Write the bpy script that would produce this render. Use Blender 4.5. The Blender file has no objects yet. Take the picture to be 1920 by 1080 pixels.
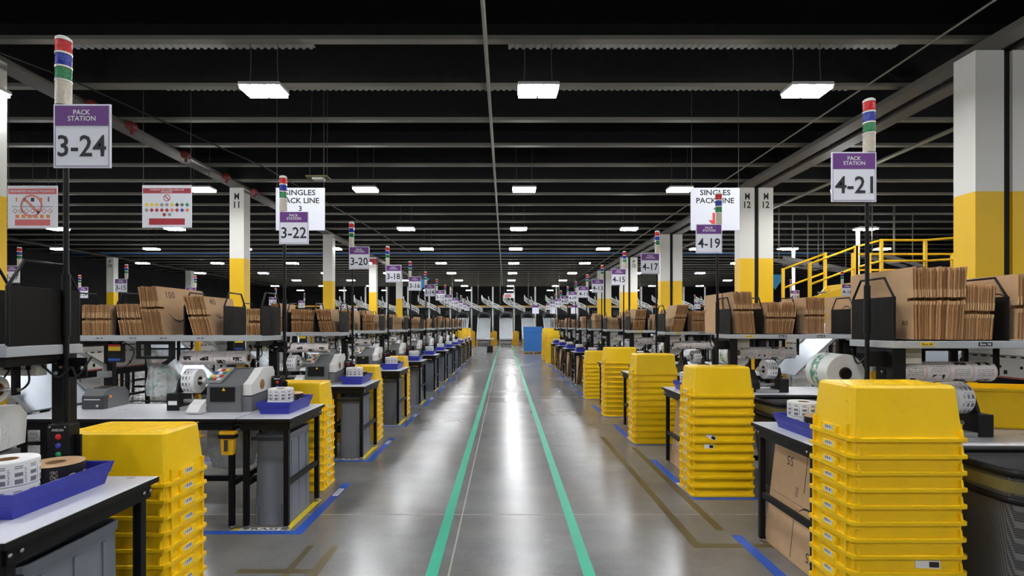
import bpy, bmesh, math, random
from mathutils import Vector, Matrix, Euler
R = math.radians
PI = math.pi
rnd = random.Random(7)
scene = bpy.context.scene
col = scene.collection

# ---------------------------------------------------------------- camera, world, exposure
cd = bpy.data.cameras.new('camera')
cd.sensor_fit = 'HORIZONTAL'; cd.sensor_width = 36.0; cd.lens = 18.75
cd.shift_x = 13 / 1920; cd.shift_y = 70 / 1920
cd.clip_start = 0.05; cd.clip_end = 200
cam = bpy.data.objects.new('camera', cd); col.objects.link(cam)
cam.location = (0, 0, 1.65); cam.rotation_euler = (R(90), 0, 0)
scene.camera = cam
w = bpy.data.worlds.new('world'); scene.world = w; w.use_nodes = True
w.node_tree.nodes['Background'].inputs[0].default_value = (0.02, 0.02, 0.025, 1)
w.node_tree.nodes['Background'].inputs[1].default_value = 0.3
vs = scene.view_settings
vs.view_transform = 'Standard'; vs.look = 'None'; vs.gamma = 1; vs.use_curve_mapping = False
vs.exposure = 2.3
LAMP = 23.0                       # strength of the high bay diffusers
scene.cycles.max_bounces = 6; scene.cycles.diffuse_bounces = 3; scene.cycles.glossy_bounces = 4
scene.cycles.transparent_max_bounces = 8; scene.cycles.transmission_bounces = 4
scene.cycles.caustics_reflective = False; scene.cycles.caustics_refractive = False
scene.cycles.use_denoising = True
scene.cycles.sample_clamp_indirect = 4.0

# ---------------------------------------------------------------- materials
def lin(c):
    return tuple(((v / 255) / 12.92 if v / 255 <= 0.04045 else ((v / 255 + 0.055) / 1.055) ** 2.4) for v in c) + (1.0,)

class NT:
    """a small builder of node materials"""
    def __init__(s, name):
        s.mat = bpy.data.materials.new(name); s.mat.use_nodes = True
        s.t = s.mat.node_tree; s.n = s.t.nodes; s.b = s.n['Principled BSDF']
        s.co = s.n.new('ShaderNodeTexCoord')
    def link(s, a, b): s.t.links.new(a, b)
    def put(s, sock, v):
        if isinstance(v, bpy.types.NodeSocket): s.link(v, sock)
        else: sock.default_value = v
    def m(s, op, a, b=0.0, c=0.0):
        n = s.n.new('ShaderNodeMath'); n.operation = op
        for i, v in enumerate((a, b, c)): s.put(n.inputs[i], v)
        return n.outputs[0]
    def xyz(s, which='Object'):
        n = s.n.new('ShaderNodeSeparateXYZ'); s.link(s.co.outputs[which], n.inputs[0]); return n.outputs
    def comb(s, x, y, z):
        n = s.n.new('ShaderNodeCombineXYZ')
        for i, v in enumerate((x, y, z)): s.put(n.inputs[i], v)
        return n.outputs[0]
    def noise(s, scale, detail=3, vec=None, rough=0.55):
        n = s.n.new('ShaderNodeTexNoise'); n.inputs['Scale'].default_value = scale
        n.inputs['Detail'].default_value = detail; n.inputs['Roughness'].default_value = rough
        s.link(vec if vec is not None else s.co.outputs['Object'], n.inputs['Vector']); return n.outputs[0]
    def white(s, vec):
        n = s.n.new('ShaderNodeTexWhiteNoise'); n.noise_dimensions = '3D'; s.link(vec, n.inputs['Vector']); return n.outputs[0]
    def mix(s, f, a, b):
        n = s.n.new('ShaderNodeMix'); n.data_type = 'RGBA'
        s.put(n.inputs[0], f); s.put(n.inputs[6], a); s.put(n.inputs[7], b); return n.outputs[2]
    def remap(s, v, a, b, c, d):
        n = s.n.new('ShaderNodeMapRange'); s.put(n.inputs[0], v)
        for i, x in enumerate((a, b, c, d)): n.inputs[i + 1].default_value = x
        return n.outputs[0]
    def bump(s, h, strength, dist=0.01):
        n = s.n.new('ShaderNodeBump'); n.inputs['Strength'].default_value = strength
        n.inputs['Distance'].default_value = dist; s.link(h, n.inputs['Height']); s.link(n.outputs[0], s.b.inputs['Normal'])
    def rand(s):
        n = s.n.new('ShaderNodeObjectInfo'); return n.outputs['Random']
    def scale_col(s, c, f):
        n = s.n.new('ShaderNodeVectorMath'); n.operation = 'SCALE'
        s.put(n.inputs[0], c); s.put(n.inputs['Scale'], f); return n.outputs[0]

M = {}
def pm(name, rgb, rough=0.5, metal=0.0, var=0.06, scale=6.0, bump=0.0, bscale=60.0, objrand=0.0, rvar=0.08, spec=0.5, trans=0.0, alpha=1.0):
    a = NT(name); b = a.b
    n = a.noise(scale, 4)
    f = a.remap(n, 0.25, 0.75, 1 - var, 1 + var)
    if objrand: f = a.m('MULTIPLY', f, a.remap(a.rand(), 0, 1, 1 - objrand, 1 + objrand))
    c = a.scale_col(lin(rgb)[:3], f)
    a.link(c, b.inputs['Base Color'])
    a.link(a.remap(n, 0.2, 0.8, max(0.02, rough - rvar), min(1, rough + rvar)), b.inputs['Roughness'])
    b.inputs['Metallic'].default_value = metal
    b.inputs['Specular IOR Level'].default_value = spec
    if trans: b.inputs['Transmission Weight'].default_value = trans
    if alpha < 1: b.inputs['Alpha'].default_value = alpha
    if bump: a.bump(a.noise(bscale, 3), bump)
    M[name] = a.mat
    return a.mat

pm('black_metal', (14, 14, 16), 0.45, var=0.15, objrand=0.1, spec=0.25)
pm('black_plastic', (17, 17, 19), 0.5, var=0.1, spec=0.3)
pm('panel_dark', (24, 22, 21), 0.6, var=0.06, spec=0.15)
pm('white_laminate', (220, 221, 228), 0.32, var=0.03, scale=3)
pm('grey_shelf', (172, 176, 180), 0.4, metal=0.0, var=0.05)
pm('steel', (168, 175, 184), 0.34, metal=0.6, var=0.08, scale=3, bump=0.15, bscale=9)
pm('bolt_metal', (205, 205, 205), 0.3, metal=1.0)
pm('chute_steel', (206, 212, 216), 0.38, metal=0.35, var=0.06, scale=2)
pm('cream_paint', (205, 202, 190), 0.5, var=0.03, scale=2)
pm('machine_grey', (104, 106, 108), 0.5, var=0.05)
pm('machine_light', (150, 152, 152), 0.5, var=0.05)
pm('dark_grey', (58, 60, 63), 0.5, var=0.08)
pm('machine_white', (226, 227, 224), 0.45, var=0.03)
pm('bin_blue', (38, 46, 158), 0.42, var=0.06, objrand=0.05)
pm('can_grey', (116, 121, 132), 0.52, var=0.08, objrand=0.08)
pm('yellow_plastic', (244, 176, 12), 0.4, var=0.05)
pm('safety_yellow', (245, 196, 20), 0.42, var=0.04)
pm('paper_white', (232, 232, 230), 0.6, var=0.02)
pm('sign_white', (234, 236, 246), 0.45, var=0.015)
pm('sign_purple', (104, 44, 130), 0.45, var=0.02)
pm('ink_black', (28, 28, 32), 0.6, var=0.05)
pm('ink_brown', (46, 34, 28), 0.7, var=0.05)
pm('ink_white', (235, 235, 238), 0.5, var=0.02)
pm('sign_red', (170, 34, 52), 0.5, var=0.04)
pm('sign_pink', (216, 100, 106), 0.5, var=0.04)
pm('faded_red', (224, 128, 122), 0.55, var=0.04)
pm('arrow_red', (226, 62, 66), 0.5, var=0.03)
pm('label_yellow', (240, 205, 40), 0.5); pm('label_red', (200, 40, 40), 0.5); pm('label_blue', (40, 80, 170), 0.5)
pm('label_green', (20, 140, 90), 0.5); pm('label_orange', (232, 140, 60), 0.5)
pm('core_brown', (150, 112, 74), 0.7); pm('core_dark', (84, 62, 44), 0.8)
pm('button_red', (222, 40, 44), 0.35); pm('button_blue', (56, 62, 168), 0.35); pm('button_green', (20, 150, 86), 0.35)
pm('lens_red', (196, 28, 36), 0.12, var=0.3, scale=60, bump=0.6, bscale=90)
pm('lens_blue', (26, 40, 150), 0.12, var=0.3, scale=60, bump=0.6, bscale=90)
pm('lens_green', (14, 120, 66), 0.12, var=0.3, scale=60, bump=0.6, bscale=90)
pm('lens_clear', (198, 190, 172), 0.2, var=0.12, scale=60, bump=0.4, bscale=90)
pm('lens_ring', (216, 214, 208), 0.35)
pm('tape_green', (40, 178, 144), 0.42, var=0.1, scale=8, objrand=0)
pm('tape_blue', (36, 88, 190), 0.45, var=0.14, scale=8)
pm('tape_yellow', (232, 208, 36), 0.45, var=0.1, scale=8)
pm('tape_residue', (98, 88, 62), 0.35, var=0.12, scale=5)
pm('joint_filler', (168, 160, 150), 0.5, var=0.15, scale=15)
pm('beam_grey', (120, 117, 107), 0.6, var=0.06, scale=1)
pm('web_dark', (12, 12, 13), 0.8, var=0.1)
pm('girder_grey', (92, 88, 82), 0.6, var=0.08, scale=1)
pm('deck_black', (7, 7, 8), 0.9, var=0.1)
pm('deck_light', (120, 122, 122), 0.6, var=0.05)
pm('wall_dark', (14, 14, 16), 0.85, var=0.15, scale=0.5)
pm('pipe_grey', (120, 116, 104), 0.5, metal=0.0, var=0.06)
pm('pipe_red', (110, 30, 28), 0.5, var=0.1)
pm('wire_grey', (90, 90, 90), 0.5)
pm('column_white', (238, 236, 229), 0.5, var=0.02, scale=1.5)
pm('column_yellow', (250, 200, 22), 0.48, var=0.03, scale=1.5)
pm('pallet_wood', (170, 130, 90), 0.8, var=0.15, scale=9)
pm('pallet_blue', (50, 124, 208), 0.5, var=0.06)
pm('flag_blue', (36, 140, 200), 0.55)
pm('guard_yellow', (238, 180, 30), 0.5)
pm('rail_white', (232, 234, 232), 0.4, metal=0.0)
pm('cable_black', (18, 18, 18), 0.5)
pm('tan_top', (226, 204, 172), 0.4, var=0.06)
pm('screen_black', (12, 13, 16), 0.12, var=0.02)
pm('khaki_foil', (120, 112, 70), 0.5, var=0.2)

def mat_concrete():
    a = NT('concrete'); b = a.b
    big = a.noise(0.35, 5); mid = a.noise(2.2, 6, rough=0.65); fine = a.noise(38, 4)
    sx, sy, sz = a.xyz()
    streak = a.noise(1.0, 4, a.comb(a.m('MULTIPLY', sx, 0.5), a.m('MULTIPLY', sy, 3.2), 0.0))
    f = a.m('ADD', a.m('MULTIPLY', big, 0.6), a.m('ADD', a.m('MULTIPLY', mid, 0.55), a.m('ADD', a.m('MULTIPLY', fine, 0.22), a.m('MULTIPLY', streak, 0.25))))
    f = a.remap(f, 0.5, 1.15, 0, 1)
    c = a.mix(f, lin((88, 88, 89)), lin((144, 144, 144)))
    warm = a.remap(a.noise(0.55, 3), 0.45, 0.7, 0, 0.55)
    c = a.mix(warm, c, lin((122, 114, 98)))
    a.link(c, b.inputs['Base Color'])
    a.link(a.remap(big, 0.3, 0.7, 0.21, 0.29), b.inputs['Roughness'])
    b.inputs['Specular IOR Level'].default_value = 0.6
    a.bump(a.noise(5, 3), 0.035, 0.02)
    M['concrete'] = a.mat
mat_concrete()

def mat_tote():
    a = NT('tote_yellow'); b = a.b
    n = a.noise(5, 5); scuff = a.noise(24, 6, rough=0.7)
    f = a.m('MULTIPLY', a.remap(n, 0.25, 0.75, 0.96, 1.04), a.remap(a.rand(), 0, 1, 0.95, 1.04))
    c = a.scale_col(lin((253, 206, 10))[:3], f)
    c = a.mix(a.remap(scuff, 0.62, 0.8, 0, 0.35), c, lin((176, 140, 40)))
    a.link(c, b.inputs['Base Color'])
    a.link(a.remap(scuff, 0.3, 0.7, 0.3, 0.45), b.inputs['Roughness'])
    a.bump(a.noise(90, 2), 0.05)
    M['tote_yellow'] = a.mat
mat_tote()

def mat_card(name, face, rand_amt=0.08, streak=0.0):
    a = NT(name); b = a.b
    x, y, z = a.xyz()
    n = a.noise(14, 5)
    f = a.m('MULTIPLY', a.remap(n, 0.25, 0.75, 0.93, 1.07), a.remap(a.rand(), 0, 1, 1 - rand_amt, 1 + rand_amt))
    if streak:
        s2 = a.noise(1.0, 3, a.comb(a.m('MULTIPLY', x, 1200.0), a.m('MULTIPLY', y, 4.0), a.m('MULTIPLY', z, 9.0)))
        f = a.m('MULTIPLY', f, a.remap(s2, 0.3, 0.7, 1 - streak, 1 + streak))
    c = a.scale_col(lin(face)[:3], f)
    a.link(c, b.inputs['Base Color']); b.inputs['Roughness'].default_value = 0.85
    b.inputs['Specular IOR Level'].default_value = 0.2
    M[name] = a.mat
mat_card('kraft_face', (206, 170, 132))
mat_card('kraft_edge', (150, 108, 68), 0.36, 0.34)
mat_card('kraft_band', (208, 170, 126), 0.16, 0.12)

def mat_barcode_roll(name, nlab, zsc, ink=(40, 44, 60), paper=(232, 232, 234)):
    """printed labels wound round local z: white paper with blocks of bar code"""
    a = NT(name); b = a.b
    x, y, z = a.xyz()
    ang = a.m('ADD', a.m('DIVIDE', a.m('ARCTAN2', y, x), 2 * PI), 0.5)
    u = a.m('MULTIPLY', ang, float(nlab)); fu = a.m('FRACT', u)
    fv = a.m('FRACT', a.m('ADD', a.m('DIVIDE', z, zsc), 0.02))
    bars = a.m('GREATER_THAN', a.white(a.comb(a.m('FLOOR', a.m('MULTIPLY', fv, 26.0)), 1.0, 3.0)), 0.42)
    box = a.m('MULTIPLY', a.m('MULTIPLY', a.m('GREATER_THAN', fu, 0.12), a.m('LESS_THAN', fu, 0.62)),
              a.m('MULTIPLY', a.m('GREATER_THAN', fv, 0.12), a.m('LESS_THAN', fv, 0.86)))
    txt = a.m('MULTIPLY', a.m('MULTIPLY', a.m('GREATER_THAN', fu, 0.72), a.m('LESS_THAN', fu, 0.84)),
              a.m('GREATER_THAN', a.noise(300, 2), 0.5))
    k = a.m('MAXIMUM', a.m('MULTIPLY', box, bars), a.m('MULTIPLY', txt, a.m('LESS_THAN', a.m('ABSOLUTE', a.m('SUBTRACT', fv, 0.45)), 0.3)))
    a.link(a.mix(a.m('MULTIPLY', k, 0.85), lin(paper), lin(ink)), b.inputs['Base Color'])
    b.inputs['Roughness'].default_value = 0.5
    M[name] = a.mat
mat_barcode_roll('label_print', 12, 0.098, (70, 74, 92))

def mat_barcode_flat():
    a = NT('barcode_flat'); b = a.b
    x, y, z = a.xyz('Generated')
    k = a.m('GREATER_THAN', a.white(a.comb(a.m('FLOOR', a.m('MULTIPLY', y, 34.0)), 2.0, 5.0)), 0.45)
    box = a.m('MULTIPLY', a.m('MULTIPLY', a.m('GREATER_THAN', y, 0.08), a.m('LESS_THAN', y, 0.92)), a.m('MULTIPLY', a.m('GREATER_THAN', z, 0.3), a.m('LESS_THAN', z, 0.92)))
    a.link(a.mix(a.m('MULTIPLY', k, box), lin((214, 214, 220)), lin((50, 50, 62))), b.inputs['Base Color'])
    M['barcode_flat'] = a.mat
mat_barcode_flat()

def mat_black_tape():
    """dark printed tape round a roll with axis z"""
    a = NT('tape_print'); b = a.b
    x, y, z = a.xyz()
    u = a.m('MULTIPLY', a.m('ADD', a.m('DIVIDE', a.m('ARCTAN2', y, x), 2 * PI), 0.5), 10.0)
    cell = a.m('FLOOR', u); fu = a.m('SUBTRACT', a.m('FRACT', u), 0.5); fv = a.m('MULTIPLY', a.m('SUBTRACT', z, 0.065), 14.0)
    d = a.m('SQRT', a.m('ADD', a.m('MULTIPLY', fu, fu), a.m('MULTIPLY', fv, fv)))
    pick = a.white(a.comb(cell, 1.0, 1.0))
    disc = a.m('MULTIPLY', a.m('LESS_THAN', d, 0.33), a.m('GREATER_THAN', d, 0.13))
    lines = a.m('MULTIPLY', a.m('MULTIPLY', a.m('LESS_THAN', a.m('ABSOLUTE', fu), 0.2), a.m('LESS_THAN', a.m('ABSOLUTE', fv), 0.62)), a.m('GREATER_THAN', a.noise(220, 2), 0.52))
    arc = a.m('MULTIPLY', a.m('LESS_THAN', d, 0.44), a.m('GREATER_THAN', d, 0.34))
    c = lin((24, 25, 30))
    c = a.mix(a.m('MULTIPLY', disc, a.m('LESS_THAN', pick, 0.4)), c, lin((205, 190, 160)))
    c = a.mix(a.m('MULTIPLY', lines, a.m('MULTIPLY', a.m('GREATER_THAN', pick, 0.4), a.m('LESS_THAN', pick, 0.72))), c, lin((170, 160, 140)))
    c = a.mix(a.m('MULTIPLY', arc, a.m('GREATER_THAN', pick, 0.72)), c, lin((40, 150, 190)))
    a.link(c, b.inputs['Base Color']); b.inputs['Roughness'].default_value = 0.4
    M['tape_print'] = a.mat
mat_black_tape()

def mat_bag_print():
    """white film with black pictograms, lines of words and pink borders, wound round local x"""
    a = NT('bag_print'); b = a.b
    x, y, z = a.xyz()
    ang = a.m('ADD', a.m('DIVIDE', a.m('ARCTAN2', z, y), 2 * PI), 0.5)
    v = a.m('MULTIPLY', ang, 3.0); u = a.m('ADD', a.m('DIVIDE', x, 0.15), 10.0)
    cu, cv = a.m('FLOOR', u), a.m('FLOOR', v)
    fu, fv = a.m('FRACT', u), a.m('FRACT', v)
    v2 = a.m('FRACT', a.m('ADD', fv, a.m('MULTIPLY', a.white(a.comb(cu, 3.0, 1.0)), 0.5)))
    inner = a.m('MULTIPLY', a.m('GREATER_THAN', fu, 0.14), a.m('LESS_THAN', fu, 0.86))
    blob = a.m('MULTIPLY', a.m('MULTIPLY', a.m('GREATER_THAN', a.noise(30, 2, rough=0.4), 0.44), a.m('LESS_THAN', a.m('ABSOLUTE', a.m('SUBTRACT', fu, 0.5)), 0.26)), a.m('LESS_THAN', a.m('ABSOLUTE', a.m('SUBTRACT', v2, 0.3)), 0.14))
    words = a.m('MULTIPLY', a.m('MULTIPLY', a.m('LESS_THAN', a.m('FRACT', a.m('MULTIPLY', v2, 11.0)), 0.42), a.m('GREATER_THAN', v2, 0.56)), a.m('GREATER_THAN', a.noise(160, 2), 0.46))
    ink = a.m('MULTIPLY', inner, a.m('MAXIMUM', blob, a.m('MULTIPLY', words, 0.7)))
    pink = a.m('LESS_THAN', a.m('ABSOLUTE', a.m('SUBTRACT', fu, 0.03)), 0.03)
    c = a.mix(a.m('MULTIPLY', pink, 0.6), lin((232, 226, 224)), lin((226, 150, 150)))
    c = a.mix(ink, c, lin((36, 32, 34)))
    a.link(c, b.inputs['Base Color']); b.inputs['Roughness'].default_value = 0.35
    M['bag_print'] = a.mat
mat_bag_print()

def mat_film(name, alpha, green):
    a = NT(name); b = a.b
    n = a.noise(9, 4, rough=0.7)
    g = a.remap(a.noise(16, 4), 0.54, 0.62, 0, green)
    c = a.mix(g, lin((206, 212, 212)), lin((40, 130, 100)))
    a.link(c, b.inputs['Base Color']); b.inputs['Roughness'].default_value = 0.16
    a.link(a.m('ADD', a.remap(n, 0.3, 0.7, alpha - 0.18, alpha + 0.2), a.m('MULTIPLY', g, 0.3)), b.inputs['Alpha'])
    a.bump(a.noise(18, 4, rough=0.7), 0.7, 0.03)
    M[name] = a.mat
mat_film('film_clear', 0.5, 0.7); mat_film('bag_clear', 0.62, 0.0)

def mat_film_roll():
    """wound film, axis y: white with a green printed band"""
    a = NT('film_roll'); b = a.b
    x, y, z = a.xyz()
    band = a.m('MULTIPLY', a.m('GREATER_THAN', y, -0.07), a.m('LESS_THAN', y, 0.02))
    g = a.m('MULTIPLY', band, a.remap(a.noise(30, 4), 0.4, 0.55, 0, 0.9))
    a.link(a.mix(g, lin((218, 222, 218)), lin((30, 126, 92))), b.inputs['Base Color'])
    b.inputs['Roughness'].default_value = 0.25
    M['film_roll'] = a.mat
mat_film_roll()

def mat_conveyor():
    """pressed steel side panel, rows of dark slots and holes"""
    a = NT('conveyor_panel'); b = a.b
    x, y, z = a.xyz()
    def row(zc, hz, pitch, duty, off):
        fy = a.m('FRACT', a.m('ADD', a.m('DIVIDE', y, pitch), off))
        return a.m('MULTIPLY', a.m('LESS_THAN', fy, duty), a.m('LESS_THAN', a.m('ABSOLUTE', a.m('SUBTRACT', z, zc)), hz))
    k = a.m('MAXIMUM', row(1.325, 0.008, 0.11, 0.55, 0.2), a.m('MAXIMUM', row(1.225, 0.014, 0.23, 0.14, 0.0), row(1.17, 0.02, 0.31, 0.13, 0.4)))
    red = a.m('LESS_THAN', a.m('ABSOLUTE', a.m('SUBTRACT', z, 1.118)), 0.006)
    c = a.mix(k, lin((206, 204, 196)), lin((14, 14, 14)))
    c = a.mix(red, c, lin((190, 60, 60)))
    a.link(c, b.inputs['Base Color']); b.inputs['Roughness'].default_value = 0.4
    M['conveyor_panel'] = a.mat
mat_conveyor()

def mat_mesh():
    """black wire mesh over a dark liner"""
    a = NT('mesh_black'); b = a.b
    x, y, z = a.xyz()
    d = a.m('ADD', x, y)
    k = a.m('MAXIMUM', a.m('LESS_THAN', a.m('FRACT', a.m('MULTIPLY', d, 90.0)), 0.35), a.m('LESS_THAN', a.m('FRACT', a.m('MULTIPLY', z, 90.0)), 0.35))
    c = a.mix(k, lin((44, 44, 46)), lin((112, 112, 112)))
    a.link(c, b.inputs['Base Color']); b.inputs['Roughness'].default_value = 0.55
    M['mesh_black'] = a.mat
mat_mesh()

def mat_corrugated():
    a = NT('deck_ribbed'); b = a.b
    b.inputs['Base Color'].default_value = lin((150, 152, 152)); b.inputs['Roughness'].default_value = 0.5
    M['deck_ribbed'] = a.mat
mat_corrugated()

def mat_lamp():
    a = NT('lamp_diffuser'); b = a.b
    b.inputs['Base Color'].default_value = (0.9, 0.9, 0.9, 1)
    b.inputs['Emission Color'].default_value = (0.97, 0.985, 1.0, 1)
    b.inputs['Emission Strength'].default_value = LAMP
    M['lamp_diffuser'] = a.mat
mat_lamp()

# ---------------------------------------------------------------- mesh helpers
class MB:
    def __init__(s): s.bm = bmesh.new()
    def _v(s, pts): return [s.bm.verts.new(p) for p in pts]
    def face(s, vs, mi=0):
        try:
            f = s.bm.faces.new(vs); f.material_index = mi; return f
        except ValueError: return None
    def box(s, x0, x1, y0, y1, z0, z1, mi=0, bev=0.0, mat=None):
        t = bmesh.new()
        bmesh.ops.create_cube(t, size=1.0)
        for v in t.verts:
            v.co = Vector(((x0 + x1) / 2 + v.co.x * (x1 - x0), (y0 + y1) / 2 + v.co.y * (y1 - y0), (z0 + z1) / 2 + v.co.z * (z1 - z0)))
        if bev: bmesh.ops.bevel(t, geom=t.edges[:], offset=bev, segments=2, affect='EDGES', profile=0.6)
        s.merge(t, mi, mat); return s
    def merge(s, t, mi=None, mat=None):
        mp = {}
        for v in t.verts: mp[v] = s.bm.verts.new(mat @ v.co if mat else v.co)
        for f in t.faces:
            g = s.face([mp[v] for v in f.verts], f.material_index if mi is None else mi)
            if g: g.smooth = f.smooth
        t.free()
    def prism(s, poly, axis, a, b, mi=0, mi_cap=None, mat=None):
        """extrude a 2D outline along an axis from a to b"""
        def P(p, h):
            q = (h, p[0], p[1]) if axis == 'x' else ((p[0], h, p[1]) if axis == 'y' else (p[0], p[1], h))
            return mat @ Vector(q) if mat else q
        A = s._v([P(p, a) for p in poly]); B = s._v([P(p, b) for p in poly])
        n = len(poly)
        for i in range(n): s.face([A[i], A[(i + 1) % n], B[(i + 1) % n], B[i]], mi)
        s.face(A[::-1], mi if mi_cap is None else mi_cap); s.face(B, mi if mi_cap is None else mi_cap)
        return s
    def tube(s, pts, r, seg=8, mi=0, caps=True, close=False):
        pts = [Vector(p) for p in pts]; n = len(pts)
        rr = r if isinstance(r, (list, tuple)) else [r] * n
        rings = []; up = None
        for i, p in enumerate(pts):
            if close: d = pts[(i + 1) % n] - pts[i - 1]
            else: d = (pts[min(i + 1, n - 1)] - pts[max(i - 1, 0)])
            d.normalize()
            if up is None:
                up = Vector((0, 0, 1)) if abs(d.z) < 0.9 else Vector((1, 0, 0))
            a = d.cross(up).normalized(); up = a.cross(d).normalized()
            rings.append(s._v([p + (a * math.cos(2 * PI * k / seg) + up * math.sin(2 * PI * k / seg)) * rr[i] for k in range(seg)]))
        m = n if close else n - 1
        for i in range(m):
            for k in range(seg):
                f = s.face([rings[i][k], rings[i][(k + 1) % seg], rings[(i + 1) % n][(k + 1) % seg], rings[(i + 1) % n][k]], mi)
                if f and seg > 5: f.smooth = True
        if caps and not close:
            s.face(rings[0][::-1], mi); s.face(rings[-1], mi)
        return s
    def lathe(s, prof, seg=24, mi=0, axis='z', c=(0, 0, 0), mis=None):
        """prof: (radius, height) pairs turned round an axis; closes at r=0"""
        rings = []
        for r, h in prof:
            ring = []
            for k in range(seg if r > 1e-6 else 1):
                t = 2 * PI * k / seg; x, y = r * math.cos(t), r * math.sin(t)
                q = (x, y, h) if axis == 'z' else ((h, x, y) if axis == 'x' else (y, h, x))
                ring.append((c[0] + q[0], c[1] + q[1], c[2] + q[2]))
            rings.append(s._v(ring))
        for i in range(len(prof) - 1):
            A, B = rings[i], rings[i + 1]; mm = mis[i] if mis else mi
            for k in range(seg):
                j = (k + 1) % seg
                if len(A) == 1 and len(B) == 1: continue
                if len(A) == 1: f = s.face([A[0], B[j], B[k]], mm)
                elif len(B) == 1: f = s.face([A[k], A[j], B[0]], mm)
                else: f = s.face([A[k], A[j], B[j], B[k]], mm)
                if f: f.smooth = True
        return s
    def loft(s, rings, mi=0, cap0=True, cap1=True):
        L = [s._v(r) for r in rings]; n = len(rings[0])
        for a, b in zip(L, L[1:]):
            for k in range(n): s.face([a[k], a[(k + 1) % n], b[(k + 1) % n], b[k]], mi)
        if cap0: s.face(L[0][::-1], mi)
        if cap1: s.face(L[-1], mi)
        return s
    def mesh(s, name, mats, smooth=0.0):
        bmesh.ops.recalc_face_normals(s.bm, faces=s.bm.faces[:])
        me = bpy.data.meshes.new(name)
        s.bm.to_mesh(me); s.bm.free()
        for m in (mats if isinstance(mats, (list, tuple)) else [mats]): me.materials.append(M[m])
        if smooth:
            me.shade_smooth(); me.set_sharp_from_angle(angle=smooth)
        return me
    def build(s, name, mats, parent=None, loc=(0, 0, 0), rot=(0, 0, 0), smooth=0.0):
        return obj(name, s.mesh(name, mats, smooth), parent, loc, rot)

def obj(name, me, parent=None, loc=(0, 0, 0), rot=(0, 0, 0)):
    o = bpy.data.objects.new(name, me); col.objects.link(o)
    o.location = loc; o.rotation_euler = rot
    if parent: adopt(o, parent)
    return o
KIDS = {}
def adopt(o, parent):
    o.parent = parent; KIDS.setdefault(parent.name, []).append(o)

def crv(pts, n=5):
    """a smooth run through the points"""
    P = [Vector(p) for p in pts]; P = [P[0]] + P + [P[-1]]; out = []
    for i in range(1, len(P) - 2):
        for k in range(n):
            t = k / n; a, b, c, d = P[i - 1], P[i], P[i + 1], P[i + 2]
            out.append(0.5 * (2 * b + (c - a) * t + (2 * a - 5 * b + 4 * c - d) * t * t + (3 * b - a - 3 * c + d) * t ** 3))
    return out + [P[-1]]

def rrect(hx, hy, r, z, n=3):
    """rounded rectangle ring"""
    out = []
    for cx, cy, a0 in ((hx - r, hy - r, 0), (-hx + r, hy - r, 90), (-hx + r, -hy + r, 180), (hx - r, -hy + r, 270)):
        for k in range(n + 1):
            t = R(a0 + 90 * k / n); out.append((cx + r * math.cos(t), cy + r * math.sin(t), z))
    return out

_txt = {}
def text_mesh(s, w, h, mat, bold=0.0, ext=0.0008):
    """lettering as a mesh that fills w x h, centred, lying in xy"""
    key = (s, round(w, 4), round(h, 4), mat, bold)
    if key in _txt: return _txt[key]
    cu = bpy.data.curves.new('lettering', 'FONT'); cu.body = s; cu.size = 1; cu.align_x = 'CENTER'; cu.offset = bold
    cu.resolution_u = 2; cu.space_line = 0.95
    o = bpy.data.objects.new('lettering', cu)
    me = bpy.data.meshes.new_from_object(o)
    bpy.data.objects.remove(o); bpy.data.curves.remove(cu)
    xs = [v.co.x for v in me.vertices]; ys = [v.co.y for v in me.vertices]
    x0, x1, y0, y1 = min(xs), max(xs), min(ys), max(ys)
    k = w / (x1 - x0); ky = h / (y1 - y0) if h else k
    for v in me.vertices: v.co = Vector(((v.co.x - (x0 + x1) / 2) * k, (v.co.y - (y0 + y1) / 2) * ky, v.co.z))
    me.materials.clear(); me.materials.append(M[mat]); me.name = 'lettering'
    _txt[key] = me
    return me
FRONT = (R(90), 0, 0)        # lettering that faces the camera side (-y)

def thing(name, label, cat, loc=(0, 0, 0), rz=0.0, group=None):
    o = bpy.data.objects.new(name, None); col.objects.link(o); o.empty_display_size = 0.1
    o.location = loc; o.rotation_euler = (0, 0, rz)
    return tag(o, label, cat, group)
def tag(o, label, cat, group=None):
    o['label'] = label; o['category'] = cat
    if group: o['group'] = group
    return o
def structure(name, mb, mats, smooth=0.0):
    o = mb.build(name, mats, smooth=smooth); o['kind'] = 'structure'; return o
def copy_tree(o, parent=None):
    c = o.copy(); col.objects.link(c)
    if parent: adopt(c, parent)
    for ch in KIDS.get(o.name, ()): copy_tree(ch, c)
    return c
_used = set()
def place(proto, loc, rz, label, rot=None):
    """the first time moves the thing itself, then copies of it"""
    o = proto if proto.name not in _used else copy_tree(proto)
    if o is proto: _used.add(proto.name)
    o.location = loc; o.rotation_euler = rot if rot else (0, 0, rz)
    o['label'] = label
    return o
ORD = ['topmost', 'second', 'third', 'fourth', 'fifth', 'sixth', 'seventh', 'eighth', 'ninth', 'tenth', 'eleventh', 'twelfth', 'thirteenth', 'fourteenth', 'fifteenth', 'sixteenth', 'seventeenth', 'eighteenth', 'nineteenth', 'twentieth'] + ['twenty-%s' % x for x in 'first second third fourth fifth sixth seventh eighth ninth'.split()] + ['thirtieth']
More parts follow.
